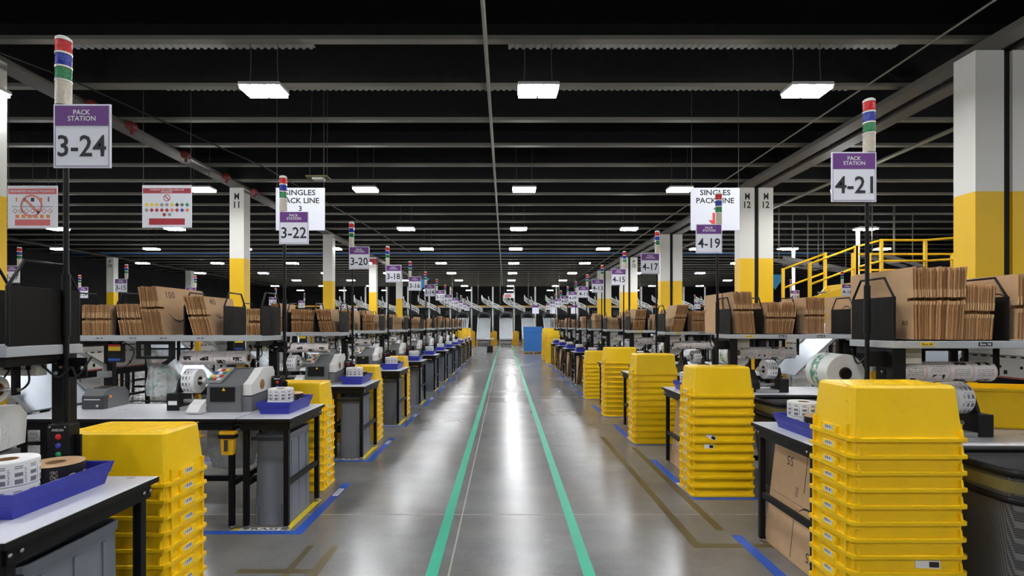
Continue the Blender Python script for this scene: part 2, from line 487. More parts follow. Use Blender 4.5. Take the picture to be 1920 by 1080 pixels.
# ---------------------------------------------------------------- the hall: floor, roof, walls
XW, YB, YF, ZD = 27.0, -13.0, 60.0, 6.75
structure('floor', MB().box(-XW, XW, YB, YF, -0.1, 0.0), 'concrete')
structure('ceiling', MB().box(-XW, XW, YB, YF, ZD, ZD + 0.1), 'deck_black')
structure('wall_left', MB().box(-XW - 0.15, -XW, YB, YF, 0, ZD), 'wall_dark')
structure('wall_right', MB().box(XW, XW + 0.15, YB, YF, 0, ZD), 'wall_dark')
structure('wall_far', MB().box(-XW, XW, YF, YF + 0.15, 0, ZD), 'wall_dark')
structure('wall_back', MB().box(-XW, XW, YB - 0.15, YB, 0, ZD), 'wall_dark')

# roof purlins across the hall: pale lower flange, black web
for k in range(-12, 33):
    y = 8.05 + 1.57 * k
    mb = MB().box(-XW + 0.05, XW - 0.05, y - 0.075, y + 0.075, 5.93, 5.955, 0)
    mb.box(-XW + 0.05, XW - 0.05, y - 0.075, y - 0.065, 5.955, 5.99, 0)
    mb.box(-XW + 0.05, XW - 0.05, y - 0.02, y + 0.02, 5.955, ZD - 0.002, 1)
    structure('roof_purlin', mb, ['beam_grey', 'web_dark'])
# ribbed strips added as a pale band of deck behind the first purlins
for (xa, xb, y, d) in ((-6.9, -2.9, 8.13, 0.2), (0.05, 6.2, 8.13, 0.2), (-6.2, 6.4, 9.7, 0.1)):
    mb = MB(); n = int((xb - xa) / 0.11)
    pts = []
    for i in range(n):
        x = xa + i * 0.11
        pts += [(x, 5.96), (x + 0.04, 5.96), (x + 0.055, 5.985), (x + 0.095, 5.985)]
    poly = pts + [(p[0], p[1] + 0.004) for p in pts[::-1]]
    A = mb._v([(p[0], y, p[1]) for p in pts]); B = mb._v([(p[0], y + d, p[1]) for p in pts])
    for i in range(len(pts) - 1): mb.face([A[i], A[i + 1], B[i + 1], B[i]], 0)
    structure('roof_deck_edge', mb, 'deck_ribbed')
# main girders along the hall
for x, wd in ((-8.05, 0.34), (-24.0, 0.34), (7.26, 0.34), (7.83, 0.34)):
    mb = MB().box(x - wd / 2, x + wd / 2, YB + 0.1, YF - 0.1, 5.78, 5.81, 0).box(x - 0.05, x + 0.05, YB + 0.1, YF - 0.1, 5.81, 5.925, 1)
    mb.box(x - wd / 2, x - wd / 2 + 0.012, YB + 0.1, YF - 0.1, 5.81, 5.88, 0)
    structure('roof_girder', mb, ['girder_grey', 'web_dark'])

def pipe(name, pts, r, mat, label, cat, group=None, seg=8):
    o = MB().tube(pts, r, seg).build(name, mat, smooth=1.0); return tag(o, label, cat, group)
pipe('ceiling_conduit', [(-0.29, -1, 5.86), (-0.29, 40, 5.86), (-0.29, 55, 5.7)], 0.032, 'pipe_grey', 'dark straight pipe under the roof above the middle of the aisle', 'pipe')
pipe('sprinkler_pipe', [(9.3, 6, 5.72), (9.3, 50, 5.72)], 0.05, 'pipe_grey', 'pale sprinkler pipe under the roof beyond the twin yellow columns', 'pipe')
pipe('support_cable', [(6.35, 2, 5.88), (6.35, 30, 5.80), (6.35, 50, 5.80)], 0.016, 'pipe_grey', 'thin cable running under the roof beside the twin girders', 'cable')
pipe('support_cable', [(-8.6, 6.5, 5.9), (-7.0, 8.5, 5.6), (-5.4, 12.0, 5.2), (-5.2, 20, 5.4), (-5.2, 30, 5.7)], 0.014, 'cable_black', 'dark sagging cable crossing below the girder of column M 11', 'cable')
pipe('sprinkler_pipe', [(-7.55, 2, 5.66), (-7.55, 55, 5.66)], 0.04, 'girder_grey', 'dark grey sprinkler pipe alongside the girder of column M 11', 'pipe')
pipe('sprinkler_pipe', [(-26, 31.6, 5.9), (26, 31.6, 5.9)], 0.03, 'pallet_blue', 'thin blue pipe crossing the hall under the roof', 'pipe')
pipe('safety_cable', [(-12, 40.5, 3.02), (14, 40.5, 3.02)], 0.02, 'rail_white', 'pale cable strung across the hall before the spiral chutes', 'cable')
proto = thing('sprinkler_valve', '', 'valve', group='red sprinkler couplings along the girder')
MB().lathe([(0, -0.09), (0.09, -0.07), (0.09, 0.07), (0, 0.09)], 10, axis='y').tube([(0, 0, -0.16), (0, 0, 0)], 0.03, 6).build('coupling', 'pipe_red', proto, smooth=0.8)
for i, y in enumerate((7.2, 9.6, 10.6, 12.4, 14.2, 15.8, 18.5, 21.0)):
    place(proto, (-7.42, y, 5.60), 0, 'red pipe coupling on the sprinkler pipe, %s along from the camera end' % (['first'] + ORD[1:])[i])

# painted steel columns
def column(x, y, label, letters=None, band=None):
    o = thing('steel_column', label, 'column', (x, y, 0))
    hw = 0.215
    mb = MB()
    for z0, z1, mi in ((0.02, 3.66, 1), (3.66, 5.78, 0)):
        # H section: two flanges across the hall, one web
        mb.box(-hw, hw, 0.0, 0.03, z0, z1, mi).box(-hw, hw, 0.36, 0.39, z0, z1, mi).box(-0.19, 0.19, 0.03, 0.36, z0, z1, mi)
        mb.box(-hw, -hw + 0.02, 0.03, 0.36, z0, z1, mi).box(hw - 0.02, hw, 0.03, 0.36, z0, z1, mi)
    mb.build('shaft', ['column_white', 'column_yellow'], o)
    MB().box(-0.3, 0.3, -0.08, 0.47, 0, 0.02).build('base_plate', 'beam_grey', o)
    if letters:
        for t, z in zip(letters, (5.52, 5.27)):
            obj('stencilled_letter', text_mesh(t, 0.16 if t == '11' else (0.2 if len(t) > 1 else 0.14), 0.2, 'ink_black', 0.02), o, (0, -0.002, z), FRONT)
    if x == 7.27: MB().box(0.217, 0.343, 0.05, 0.07, 0.02, 5.78).build('gap_plate', 'web_dark', o)
    if band: MB().box(-hw - 0.004, hw + 0.004, -0.004, 0.394, 5.35, 5.7).build('red_band', 'sign_red', o)
    return o
column(-8.05, 8.0, 'yellow and white steel column cut by the frame edge above the prohibited products sign')
column(-8.05, 16.0, 'yellow and white steel column lettered M 11', ('M', '11'))
column(-8.05, 24.2, 'yellow and white steel column behind the 3-22 and 3-20 signs', None)
column(-8.05, 32.4, 'yellow and white steel column with a red band behind the 3-20 sign', None, True)
column(-8.05, 40.4, 'yellow and white steel column behind the 3-18 sign')
column(-24.0, 32.4, 'grey and yellow steel column lettered P 10', ('P', '10'))
column(-24.0, 40.4, 'grey steel column behind the tall bundle marked 100')
for x, side in ((7.27, 'nearer the aisle'), (7.83, 'farther from the aisle')):
    column(x, 8.0, 'large yellow and white steel column of the pair behind the 4-21 boxes, the one %s' % side)
    column(x, 16.0, 'yellow and white steel column lettered M 12, the one of the two %s' % side, ('M', '12'))
    column(x, 24.2, 'yellow and white steel column of the pair behind the 4-17 sign, the one %s' % side)
    column(x, 32.4, 'yellow and white steel column lettered P 12, the one of the two %s' % side, ('P', '12'))
    column(x, 40.4, 'yellow and white steel column of the pair behind the 4-13 sign, the one %s' % side)

# high bay lamps
lamp = thing('high_bay_lamp', '', 'ceiling light', group='high bay lamps under the roof')
MB().box(-0.31, 0.31, -0.19, 0.19, 0.022, 0.075, 0, 0.012).build('housing', 'machine_white', lamp)
MB().box(-0.29, -0.012, -0.175, 0.175, -0.022, 0.022).box(0.012, 0.29, -0.175, 0.175, -0.022, 0.022).build('diffuser', 'lamp_diffuser', lamp)
MB().tube([(-0.22, 0, 0.075), (-0.2, 0, 0.4), (-0.22, 0.03, 1.545)], 0.006, 5).build('hanging_wire', 'wire_grey', lamp)
MB().tube([(0.22, 0, 0.075), (0.2, 0, 0.4), (0.22, 0.03, 1.545)], 0.006, 5).build('hanging_wire', 'wire_grey', lamp)
LY = [-9.0, -3.4, 2.3, 8.1, 14.0, 19.7, 24.9, 30.6, 36.4, 42.2, 48.2, 54.2]
LX = [-20.8, -16.5, -12.2, -7.97, -3.66, 0.5, 4.58, 8.95, 13.3, 17.6]
for j, y in enumerate(LY):
    for i, x in enumerate(LX):
        where = 'straight over the aisle' if i == 5 else '%s towards line %s' % (['', 'first', 'second', 'third', 'fourth', 'fifth'][abs(i - 5)], 'three' if i < 5 else 'four')
        row = ('%s row behind the front signs' % ('third', 'second', 'first')[j]) if j < 3 else ORD[j - 3].replace('topmost', 'first') + ' row ahead'
        place(lamp, (x, y, 5.2), 0, 'glowing panel lamp, %s, %s' % (row, where))

# ---------------------------------------------------------------- floor markings
def strip(name, x0, x1, y0, y1, mat, label, group=None, z=0.0012, cat='floor tape'):
    return tag(MB().box(x0, x1, y0, y1, 0.0002, z).build(name, mat), label, cat, group)
strip('floor_tape', -0.526, -0.446, -2, 44, 'tape_green', 'green floor tape line beside the floor joint')
strip('floor_tape', 0.517, 0.597, -2, 44, 'tape_green', 'green floor tape line on the side of the blue pallet box')
strip('floor_joint', -0.379, -0.367, -2, 44, 'joint_filler', 'pale joint running lengthwise in the concrete just inside a green tape line', cat='floor joint', z=0.0008)
for i, y in enumerate((4.65, 12.3, 20.0, 27.7, 35.4)):
    strip('floor_joint', -20, 20, y - 0.006, y + 0.006, 'joint_filler', 'pale joint crossing the aisle floor, %s from the camera' % ['first', 'second', 'third', 'fourth', 'fifth'][i], cat='floor joint', z=0.0006)
mb = MB().box(1.40, 1.47, 4.0, 7.9, 0.0002, 0.0009).box(1.70, 1.77, 4.3, 7.2, 0.0002, 0.0009).box(1.40, 2.0, 3.96, 4.03, 0.0002, 0.0010)
tag(mb.build('tape_residue', 'tape_residue'), 'brown residue of removed floor tape between stations 4-21 and 4-19', 'floor mark')
mb = MB().box(-1.30, -1.24, 2.2, 4.0, 0.0002, 0.0009).box(-1.8, -1.24, 3.55, 3.61, 0.0002, 0.0010).box(-1.48, -1.43, 2.6, 4.0, 0.0002, 0.0009)
tag(mb.build('tape_residue', 'tape_residue'), 'brown residue of removed floor tape beside the tote stack of station 3-24', 'floor mark')

# ---------------------------------------------------------------- hanging signs
def hanging_sign(name, x, y, wd, h, zb, label):
    o = thing(name, label, 'hanging sign', (x, y, zb))
    MB().box(-wd / 2, wd / 2, 0, 0.012, 0, h, 0, 0.004).build('sign_board', 'sign_white', o)
    for s in (-1, 1):
        MB().tube([(s * (wd / 2 - 0.02), 0.006, h - 0.02), (s * (wd / 2 - 0.02), 0.006, 6.745 - zb)], 0.004, 5).build('hanging_wire', 'wire_grey', o)
    return o
def letters(o, t, x, z, wd, h, mat='ink_black', bold=0.015):
    return obj('lettering', text_mesh(t, wd, h, mat, bold), o, (x, -0.0015, z), FRONT)
for n, x in (('3', -3.84), ('4', 3.94)):
    o = hanging_sign('line_sign', x, 10.0, 0.92, 0.80, 3.43, 'white hanging sign reading SINGLES PACK LINE %s' % {'3': 'three', '4': 'four with a red arrow'}[n])
    letters(o, 'SINGLES', 0, 0.71, 0.57, 0.105, bold=0.02); letters(o, 'PACK LINE', 0, 0.56, 0.71, 0.105, bold=0.02); letters(o, n, 0, 0.41, 0.06, 0.10, bold=0.02)
    if n == '4':
        MB().prism([(-0.05, 0.33), (0.05, 0.33), (0.05, 0.19), (0.13, 0.19), (0, 0.06), (-0.13, 0.19), (-0.05, 0.19)], 'y', -0.002, 0.0).build('arrow', 'arrow_red', o)
    else:
        MB().prism([(0.0, 0.34), (0.10, 0.34), (0.10, 0.31), (0.0, 0.31)], 'y', -0.002, 0.0).build('arrow', 'arrow_red', o)
def diamond(o, x, z, s, mat):
    MB().prism([(x - s, z), (x, z - s), (x + s, z), (x, z + s)], 'y', -0.0022, -0.0002).build('hazard_diamond', mat, o)
def ring(o, x, z, r, wd, mat, seg=28):
    mb = MB()
    A = [mb._v([(x + q * math.cos(2 * PI * k / seg), -0.003, z + q * math.sin(2 * PI * k / seg)) for k in range(seg)]) for q in (r - wd, r)]
    for k in range(seg): mb.face([A[0][k], A[0][(k + 1) % seg], A[1][(k + 1) % seg], A[1][k]])
    d = wd * 0.45; c = 0.7071 * (r - wd / 2)
    mb.face(mb._v([(x - c - d, -0.003, z + c - d), (x - c + d, -0.003, z + c + d), (x + c + d, -0.003, z - c + d), (x + c - d, -0.003, z - c - d)]))
    mb.build('prohibition_ring', mat, o)
o = hanging_sign('hazard_sign', -8.86, 10.0, 0.94, 0.80, 3.47, 'white hanging sign with a large pale red prohibition ring')
MB().box(-0.45, 0.45, -0.001, 0, 0.64, 0.745).build('header', 'sign_pink', o)
obj('lettering', text_mesh('PROHIBITED HAZMAT PRODUCTS', 0.82, 0.04, 'ink_white', 0.02), o, (0, -0.003, 0.693), FRONT)
for i, (m, h) in enumerate((('label_orange', 0.08), ('label_green', 0.07), ('ink_black', 0.07), ('label_orange', 0.07), ('sign_red', 0.09))):
    x = -0.3 + i * 0.15
    MB().prism([(x - 0.012, 0.5), (x + 0.012, 0.5), (x + 0.012, 0.5 + h), (x - 0.012, 0.5 + h)] if i in (0, 4) else [(x - 0.03, 0.5), (x + 0.03, 0.5), (x + 0.03, 0.5 + h), (x - 0.03, 0.5 + h)], 'y', -0.002, 0).build('pictogram', m, o)
obj('lettering', text_mesh('PRODUCTS WITH ANY OF THESE WARNINGS', 0.76, 0.018, 'ink_black', 0.02), o, (0, -0.003, 0.405), FRONT)
for i in range(7):
    diamond(o, -0.33 + i * 0.11, 0.325, 0.048, 'sign_red'); MB().prism([(-0.33 + i * 0.11 - 0.036, 0.325), (-0.33 + i * 0.11, 0.289), (-0.33 + i * 0.11 + 0.036, 0.325), (-0.33 + i * 0.11, 0.361)], 'y', -0.003, -0.0021).build('hazard_diamond', 'sign_white', o)
    if i < 6: MB().box(-0.32 + i * 0.115, -0.25 + i * 0.115, -0.0015, 0, 0.19, 0.255).build('warning_square', 'label_orange', o)
MB().box(-0.33, 0.33, -0.001, 0, 0.05, 0.165).build('footer', 'sign_pink', o)
ring(o, -0.02, 0.42, 0.21, 0.035, 'faded_red')
o = hanging_sign('hazard_sign', -6.34, 10.0, 0.93, 0.80, 3.48, 'white hanging sign with two rows of small coloured hazard diamonds')
MB().box(-0.45, 0.45, -0.001, 0, 0.645, 0.74).build('header', 'sign_red', o)
obj('lettering', text_mesh('SHIPMENTS WITH THESE LABELS ARE', 0.64, 0.025, 'ink_white', 0.02), o, (0, -0.003, 0.71), FRONT)
obj('lettering', text_mesh('PROHIBITED', 0.21, 0.025, 'ink_white', 0.02), o, (0, -0.003, 0.672), FRONT)
ring(o, 0, 0.56, 0.065, 0.013, 'sign_red')
for r_, (z, cols) in enumerate(((0.43, ['label_yellow'] * 3 + ['machine_light', 'machine_light', 'label_yellow', 'ink_black', 'machine_grey', 'label_green']),
                               (0.33, ['machine_light'] + ['sign_red'] * 4 + ['faded_red', 'sign_red', 'label_blue', 'label_orange']), (0.245, ['sign_red', 'machine_light']))):
    for i, m in enumerate(cols):
        diamond(o, (-0.38 + i * 0.095) if r_ < 2 else (-0.05 + i * 0.1), z, 0.04, m)
MB().box(-0.335, 0.335, -0.001, 0, 0.055, 0.175).build('footer', 'sign_red', o)
# ceiling sensor tray and blue pennants
o = thing('ceiling_sensor', 'small yellowish sensor tray hung from the roof above the SINGLES PACK LINE 3 sign', 'sensor', (-3.85, 11.0, 4.68))
MB().box(-0.22, 0.22, -0.15, 0.15, 0, 0.03, 0, 0.008).build('tray', 'khaki_foil', o); MB().box(-0.1, 0.12, -0.1, 0.08, -0.04, 0).build('sensor_body', 'machine_white', o)
for s in (-1, 1): MB().tube([(s * 0.18, 0, 0.03), (s * 0.16, 0.1, 2.06)], 0.005, 5).build('hanging_wire', 'wire_grey', o)
for x, y, z, s, lab in ((-3.82, 24.0, 3.16, 1, 'light blue triangular pennant behind the 3-16 sign'), (9.72, 19.0, 2.92, -1, 'blue triangular pennant beside the column pair lettered M 12')):
    o = thing('pennant', lab, 'pennant', (x, y, z))
    MB().prism([(0, 0), (0.44, 0.62), (0, 0.54)] if s > 0 else [(-0.1, 0), (0.28, 0.53), (-0.45, 0.55)], 'y', 0, 0.01).build('flag', 'flag_blue', o)
    MB().tube([(0.2 * s, 0.005, 0.54), (0.2 * s, 0.005, 6.74 - z)], 0.006, 5).build('hanging_wire', 'wire_grey', o)
# ---------------------------------------------------------------- one of each kind of thing at a packing station
# made facing like stations of line 3: aisle towards +x, the packer stands on the -y side
def table_parts(t, hx, hy, z=0.905, rails=True, foot=True):
    mb = MB().box(-hx + 0.004, hx - 0.004, -hy + 0.004, hy - 0.004, z - 0.028, z, 0, 0.003); mb.build('tabletop', 'white_laminate', t)
    mb = MB()
    mb.box(-hx, hx, -hy, -hy + 0.004, z - 0.028, z - 0.004).box(-hx, hx, hy - 0.004, hy, z - 0.028, z - 0.004)
    mb.box(-hx, -hx + 0.004, -hy, hy, z - 0.028, z - 0.004).box(hx - 0.004, hx, -hy, hy, z - 0.028, z - 0.004)
    mb.build('edge_trim', 'black_plastic', t)
    a = 0.032
    mb = MB()
    for s in (-1, 1):
        mb.box(-hx + a, hx - a, s * (hy - a) - 0.012, s * (hy - a) + 0.012, z - 0.095, z - 0.03)
        mb.box(s * (hx - a) - 0.012, s * (hx - a) + 0.012, -hy + a, hy - a, z - 0.095, z - 0.03)
    mb.build('apron', 'black_metal', t)
    for sx in (-1, 1):
        for sy in (-1, 1):
            x, y = sx * (hx - 0.055), sy * (hy - 0.062)
            l = MB().box(x - 0.02, x + 0.02, y - 0.02, y + 0.02, 0.03, z - 0.03, 0, 0.004).build('leg', 'black_metal', t)
            MB().lathe([(0, 0), (0.026, 0), (0.026, 0.012), (0.01, 0.016), (0.01, 0.035), (0, 0.035)], 12, c=(x, y, 0)).build('foot', 'bolt_metal', l, smooth=0.8)
            for dy in (-0.022, 0.022): MB().lathe([(0, 0.0), (0.008, 0.0), (0.008, 0.005), (0, 0.006)], 8, axis='x', c=(sx * (hx - a + 0.012) if sx > 0 else sx * (hx - a + 0.018), y + dy, z - 0.06)).build('bolt', 'bolt_metal', l)
    for s in (-1, 1):
        MB().box(s * (hx - 0.055) - 0.014, s * (hx - 0.055) + 0.014, -hy + 0.082, hy - 0.082, 0.345, 0.39, 0, 0.004).build('side_rail', 'black_metal', t)
end_table = thing('end_table', '', 'table', group='narrow tables at the aisle end of the stations'); table_parts(end_table, 0.218, 0.408)
bench = thing('packing_bench', '', 'workbench', group='packing benches'); table_parts(bench, 0.90, 0.408)
MB().box(-0.82, 0.82, 0.30, 0.34, 0.2, 0.25).build('rear_rail', 'black_metal', bench)
MB().tube([(-0.7, -0.1, 0.34), (-0.7, -0.2, 0.55), (-0.25, -0.25, 0.62), (-0.1, -0.1, 0.34)], 0.008, 6).build('cable', 'cable_black', bench)

def make_rack():
    t = thing('box_rack', '', 'shelf', group='carton racks above the benches')
    # local x runs from the aisle end (0) inwards (-1.75); y 0 is the packer side edge
    MB().box(-1.75, 0, 0, 0.42, 0.0, 0.045, 0, 0.004).box(-1.75, 0, 0.0, 0.003, 0.045, 0.052).build('shelf_deck', 'grey_shelf', t)
    for x in (-0.05, -1.62):
        MB().box(x - 0.04, x + 0.04, 0.335, 0.395, -1.50, -0.002, 0, 0.004).build('upright', 'black_metal', t)
        MB().box(x - 0.02, x + 0.02, 0.03, 0.335, -0.045, -0.002).build('shelf_arm', 'black_metal', t)
    MB().box(-0.08, 0.09, 0.325, 0.335, -0.115, -0.02, 0, 0.002).build('bracket_plate', 'black_metal', t)
    for x, z in ((-0.055, -0.04), (-0.055, -0.095), (0.07, -0.07)): MB().lathe([(0, -0.008), (0.01, -0.008), (0.01, 0), (0, 0)], 8, axis='y', c=(x, 0.325, z)).build('bolt', 'bolt_metal', t)
    MB().tube([(-0.03, 0.313, -0.065), (0.005, 0.313, -0.065)], 0.007, 6).build('clamp_screw', 'bolt_metal', t)
    for x in (-0.012, -0.345, -0.70, -1.31, -1.72):
        d = MB().box(x - 0.006, x + 0.006, 0.012, 0.41, 0.047, 0.315, 0, 0.002).build('divider_panel', 'panel_dark', t)
        MB().tube([(x, 0.018, 0.05), (x, 0.018, 0.31), (x, 0.10, 0.435), (x, 0.32, 0.435), (x, 0.402, 0.31), (x, 0.402, 0.05)], 0.0075, 7).build('wire_loop', 'black_metal', d, smooth=1.0)
    return t
rack = make_rack()

def make_post(side):
    t = thing('sign_post', '', 'sign post', group='station sign posts')
    MB().tube([(0, 0, 1.0), (0, 0, 1.86)], 0.0135, 10).tube([(0, 0, 1.60), (0, 0, 1.90)], 0.019, 10).tube([(0, 0, 1.9), (0, 0, 2.72)], 0.0125, 10).build('pole', 'black_metal', t, smooth=0.8)
    x0 = -0.04 if side > 0 else -0.238
    x1 = x0 + 0.278
    sg = MB().box(x0, x1, -0.026, -0.018, 2.415, 2.725, 0, 0.002).build('sign_board', 'sign_white', t)
    MB().box(x0 + 0.008, x1 - 0.008, -0.0275, -0.026, 2.62, 2.717).build('header', 'sign_purple', sg)
    fr = MB()
    for a, b, c_, d in ((x0 + 0.008, x1 - 0.008, 2.423, 2.426), (x0 + 0.008, x0 + 0.010, 2.423, 2.62), (x1 - 0.010, x1 - 0.008, 2.423, 2.62)): fr.box(a, b, -0.0268, -0.026, c_, d)
    fr.build('border', 'sign_purple', sg)
    xc = (x0 + x1) / 2
    obj('lettering', text_mesh('PACK', 0.082, 0.024, 'ink_white', 0.012), sg, (xc, -0.0285, 2.685), FRONT)
    obj('lettering', text_mesh('STATION', 0.135, 0.024, 'ink_white', 0.012), sg, (xc, -0.0285, 2.655), FRONT)
    s = -0.012 * side
    L = MB().lathe([(0, 2.727), (0.034, 2.727), (0.034, 2.84), (0, 2.84)], 20, c=(s, 0, 0)).build('stack_light', 'lens_clear', t, smooth=0.7)
    z = 2.84
    for m in ('lens_green', 'lens_blue', 'lens_red'):
        MB().lathe([(0.0, z + 0.001), (0.0355, z + 0.001), (0.0355, z + 0.010), (0, z + 0.010)], 20, c=(s, 0, 0)).build('ring', 'lens_ring', L, smooth=0.7)
        MB().lathe([(0.0, z + 0.011), (0.034, z + 0.011), (0.034, z + 0.066), (0, z + 0.066)], 20, c=(s, 0, 0)).build('lens', m, L, smooth=0.7)
        z += 0.067
    MB().lathe([(0.0, z + 0.001), (0.035, z + 0.001), (0.034, z + 0.014), (0.024, z + 0.022), (0, z + 0.024)], 20, c=(s, 0, 0)).build('cap', 'lens_ring', L, smooth=0.7)
    return t, xc
post_l, POST_XL = make_post(1); post_r, POST_XR = make_post(-1)

andon = thing('andon_box', '', 'button box', group='andon button boxes')
MB().box(-0.05, 0.05, -0.035, 0.035, 0, 0.272, 0, 0.004).build('housing', 'black_plastic', andon)
MB().box(0.05, 0.08, 0.0, 0.012, 0.11, 0.22, 0, 0.002).build('bracket_tab', 'black_metal', andon)
obj('lettering', text_mesh('ANDON', 0.056, 0.012, 'ink_white', 0.02), andon, (0, -0.0365, 0.247), FRONT)
for i, (m, z) in enumerate((('button_red', 0.215), ('button_blue', 0.173), ('button_green', 0.131))):
    MB().lathe([(0, -0.008), (0.009, -0.007), (0.0135, -0.003), (0.0135, 0)], 16, axis='y', c=(0.004, -0.035, z)).build('button', m, andon, smooth=0.8)
for sx in (-1, 1): MB().lathe([(0, -0.003), (0.005, -0.003), (0.005, 0), (0, 0)], 8, axis='y', c=(sx * 0.037, -0.035, 0.261)).build('screw', 'bolt_metal', andon)

def make_tote():
    t = thing('tote', '', 'tote', group='yellow totes')
    H = 0.29
    prof = [(0.308, 0.203, 0.0), (0.308, 0.203, 0.018), (0.294, 0.189, 0.021), (0.291, 0.186, 0.05), (0.272, 0.167, 0.275), (0.262, 0.157, 0.289)]
    ins = [(0.250, 0.146, 0.284), (0.266, 0.161, 0.272), (0.2905, 0.1855, 0.018), (0.2915, 0.1865, 0.0)]
    # a deep open box turned upside down: outer wall, closed end on top, inner wall
    mb = MB()
    mb.loft([rrect(a, b, 0.03, z) for a, b, z in prof], cap0=False, cap1=True)
    mb.loft([rrect(a, b, 0.028, z) for a, b, z in ins], cap0=True, cap1=False)
    n = len(rrect(1, 1, 0.1, 0))
    # rim underside
    a = mb._v(rrect(0.308, 0.203, 0.03, 0.0)); b = mb._v(rrect(0.2915, 0.1865, 0.028, 0.0))
    for k in range(n): mb.face([a[k], a[(k + 1) % n], b[(k + 1) % n], b[k]])
    # diagonal ribs on the closed end
    for k in range(-4, 5):
        x = k * 0.055
        mb.prism([(x - 0.07, -0.13), (x - 0.062, -0.13), (x + 0.068, 0.13), (x + 0.06, 0.13)], 'z', 0.2885, 0.2915)
    # handle ledges and upright ribs on the two short sides
    for s in (-1, 1):
        def xw(z): return s * (0.2945 - 0.019 * z / 0.225)
        for (y0, y1, z0, z1, d) in ((-0.155, -0.143, 0.018, 0.085, 0.012), (-0.075, -0.063, 0.018, 0.06, 0.012), (0.063, 0.075, 0.018, 0.06, 0.012), (0.143, 0.155, 0.018, 0.085, 0.012)):
            xa, xb = xw(z0 + 0.03) - s * 0.004, s * 0.305
            mb.box(min(xa, xb), max(xa, xb), y0, y1, z0, z1)
        mb.prism([(s * 0.290, 0.062), (s * 0.3025, 0.060), (s * 0.3085, 0.020), (s * 0.290, 0.020)], 'y', -0.0625, 0.0625)
    # small flutes under the rim on the long sides
    for s in (-1, 1):
        for x in (-0.268, 0.268):
            mb.prism([(s * 0.186, 0.020), (s * 0.2025, 0.020), (s * 0.195, 0.062), (s * 0.184, 0.062)], 'x', x - 0.006, x + 0.006)
    mb.build('tub', 'tote_yellow', t, smooth=0.5)
    for s in (-1, 1):
        MB().box(-0.0006, 0.0006, -0.036, 0.036, -0.0125, 0.0125).build('barcode_label', 'barcode_flat', t, (s * 0.3062, 0, 0.041), (0, R(-8.5 * s), 0))
    return t
tote = make_tote()

can = thing('trash_can', '', 'trash can', group='grey trash cans')
mb = MB()
mb.loft([rrect(a, b, 0.035, z) for a, b, z in ((0.138, 0.270, 0), (0.135, 0.266, 0.02), (0.128, 0.255, 0.7), (0.136, 0.262, 0.705), (0.136, 0.262, 0.745), (0.127, 0.253, 0.745), (0.12, 0.25, 0.10))], cap0=True, cap1=True)
for s in (-1, 1):
    for x in (-0.085, 0.085): mb.box(x - 0.008, x + 0.008, s * 0.262 - 0.012, s * 0.262 + 0.012, 0.0, 0.17)
    for y in (-0.16, 0.0, 0.16): mb.box(s * 0.131 - 0.005, s * 0.131 + 0.005, y - 0.01, y + 0.01, 0.0, 0.68)
mb.build('body', 'can_grey', can, smooth=0.5)
MB().box(-0.16, 0.16, -0.276, -0.268, 0.70, 0.73, 0, 0.003).build('rim_grip', 'dark_grey', can)

bin_ = thing('parts_bin', '', 'plastic bin', group='blue plastic bins')
mb = MB()
o1 = [(-0.118, -0.235), (0.118, -0.235), (0.118, 0.235), (-0.118, 0.235)]; o2 = [(-0.142, -0.262), (0.142, -0.262), (0.142, 0.255), (-0.142, 0.255)]
i1 = [(-0.112, -0.228), (0.112, -0.228), (0.112, 0.229), (-0.112, 0.229)]; i2 = [(-0.136, -0.255), (0.136, -0.255), (0.136, 0.249), (-0.136, 0.249)]
def lp(o, z): return [(p[0], p[1], z) for p in o]
def mid(a, b, f): return [(p[0] + (q[0] - p[0]) * f, p[1] + (q[1] - p[1]) * f) for p, q in zip(a, b)]
def out(o, d): return [(p[0] + d * (1 if p[0] > 0 else -1), p[1] + d * (1 if p[1] > 0 else -1)) for p in o]
mb.loft([lp(o1, 0), lp(mid(o1, o2, 0.5), 0.05), lp(out(mid(o1, o2, 0.52), 0.004), 0.054), lp(out(o2, 0.004), 0.102), lp(i2, 0.102), lp(i1, 0.006)])
mb.build('tray', 'bin_blue', bin_)
MB().box(-0.10, 0.10, 0.256, 0.264, 0.06, 0.098).build('label_holder', 'bin_blue', bin_)

def roll(name, r, rc, h, mats, mis):
    return MB().lathe([(rc, 0.002), (r - 0.003, 0.0), (r, 0.004), (r, h - 0.004), (r - 0.003, h), (rc, h - 0.002), (rc, 0.002)], 36, mis=mis).mesh(name, mats, 0.6)
def make_roll(kind, cat, group, r, rc, h, outer):
    t = thing(kind, '', cat, group=group)
    obj('paper_roll', roll('paper_roll', r, rc, h, [outer, 'paper_white' if outer == 'label_print' else 'kraft_face'], [1, 1, 0, 1, 1, 1]), t)
    MB().lathe([(rc - 0.005, 0.001), (rc - 0.0006, 0.001), (rc - 0.0006, h - 0.001), (rc - 0.005, h - 0.001), (rc - 0.005, 0.001)], 20).build('core', 'core_brown', t, smooth=0.6)
    return t
label_roll = make_roll('label_roll', 'label roll', 'white rolls of bar code labels', 0.104, 0.038, 0.098, 'label_print')
tape_roll = make_roll('tape_roll', 'tape roll', 'dark rolls of printed paper tape', 0.106, 0.038, 0.13, 'tape_print')

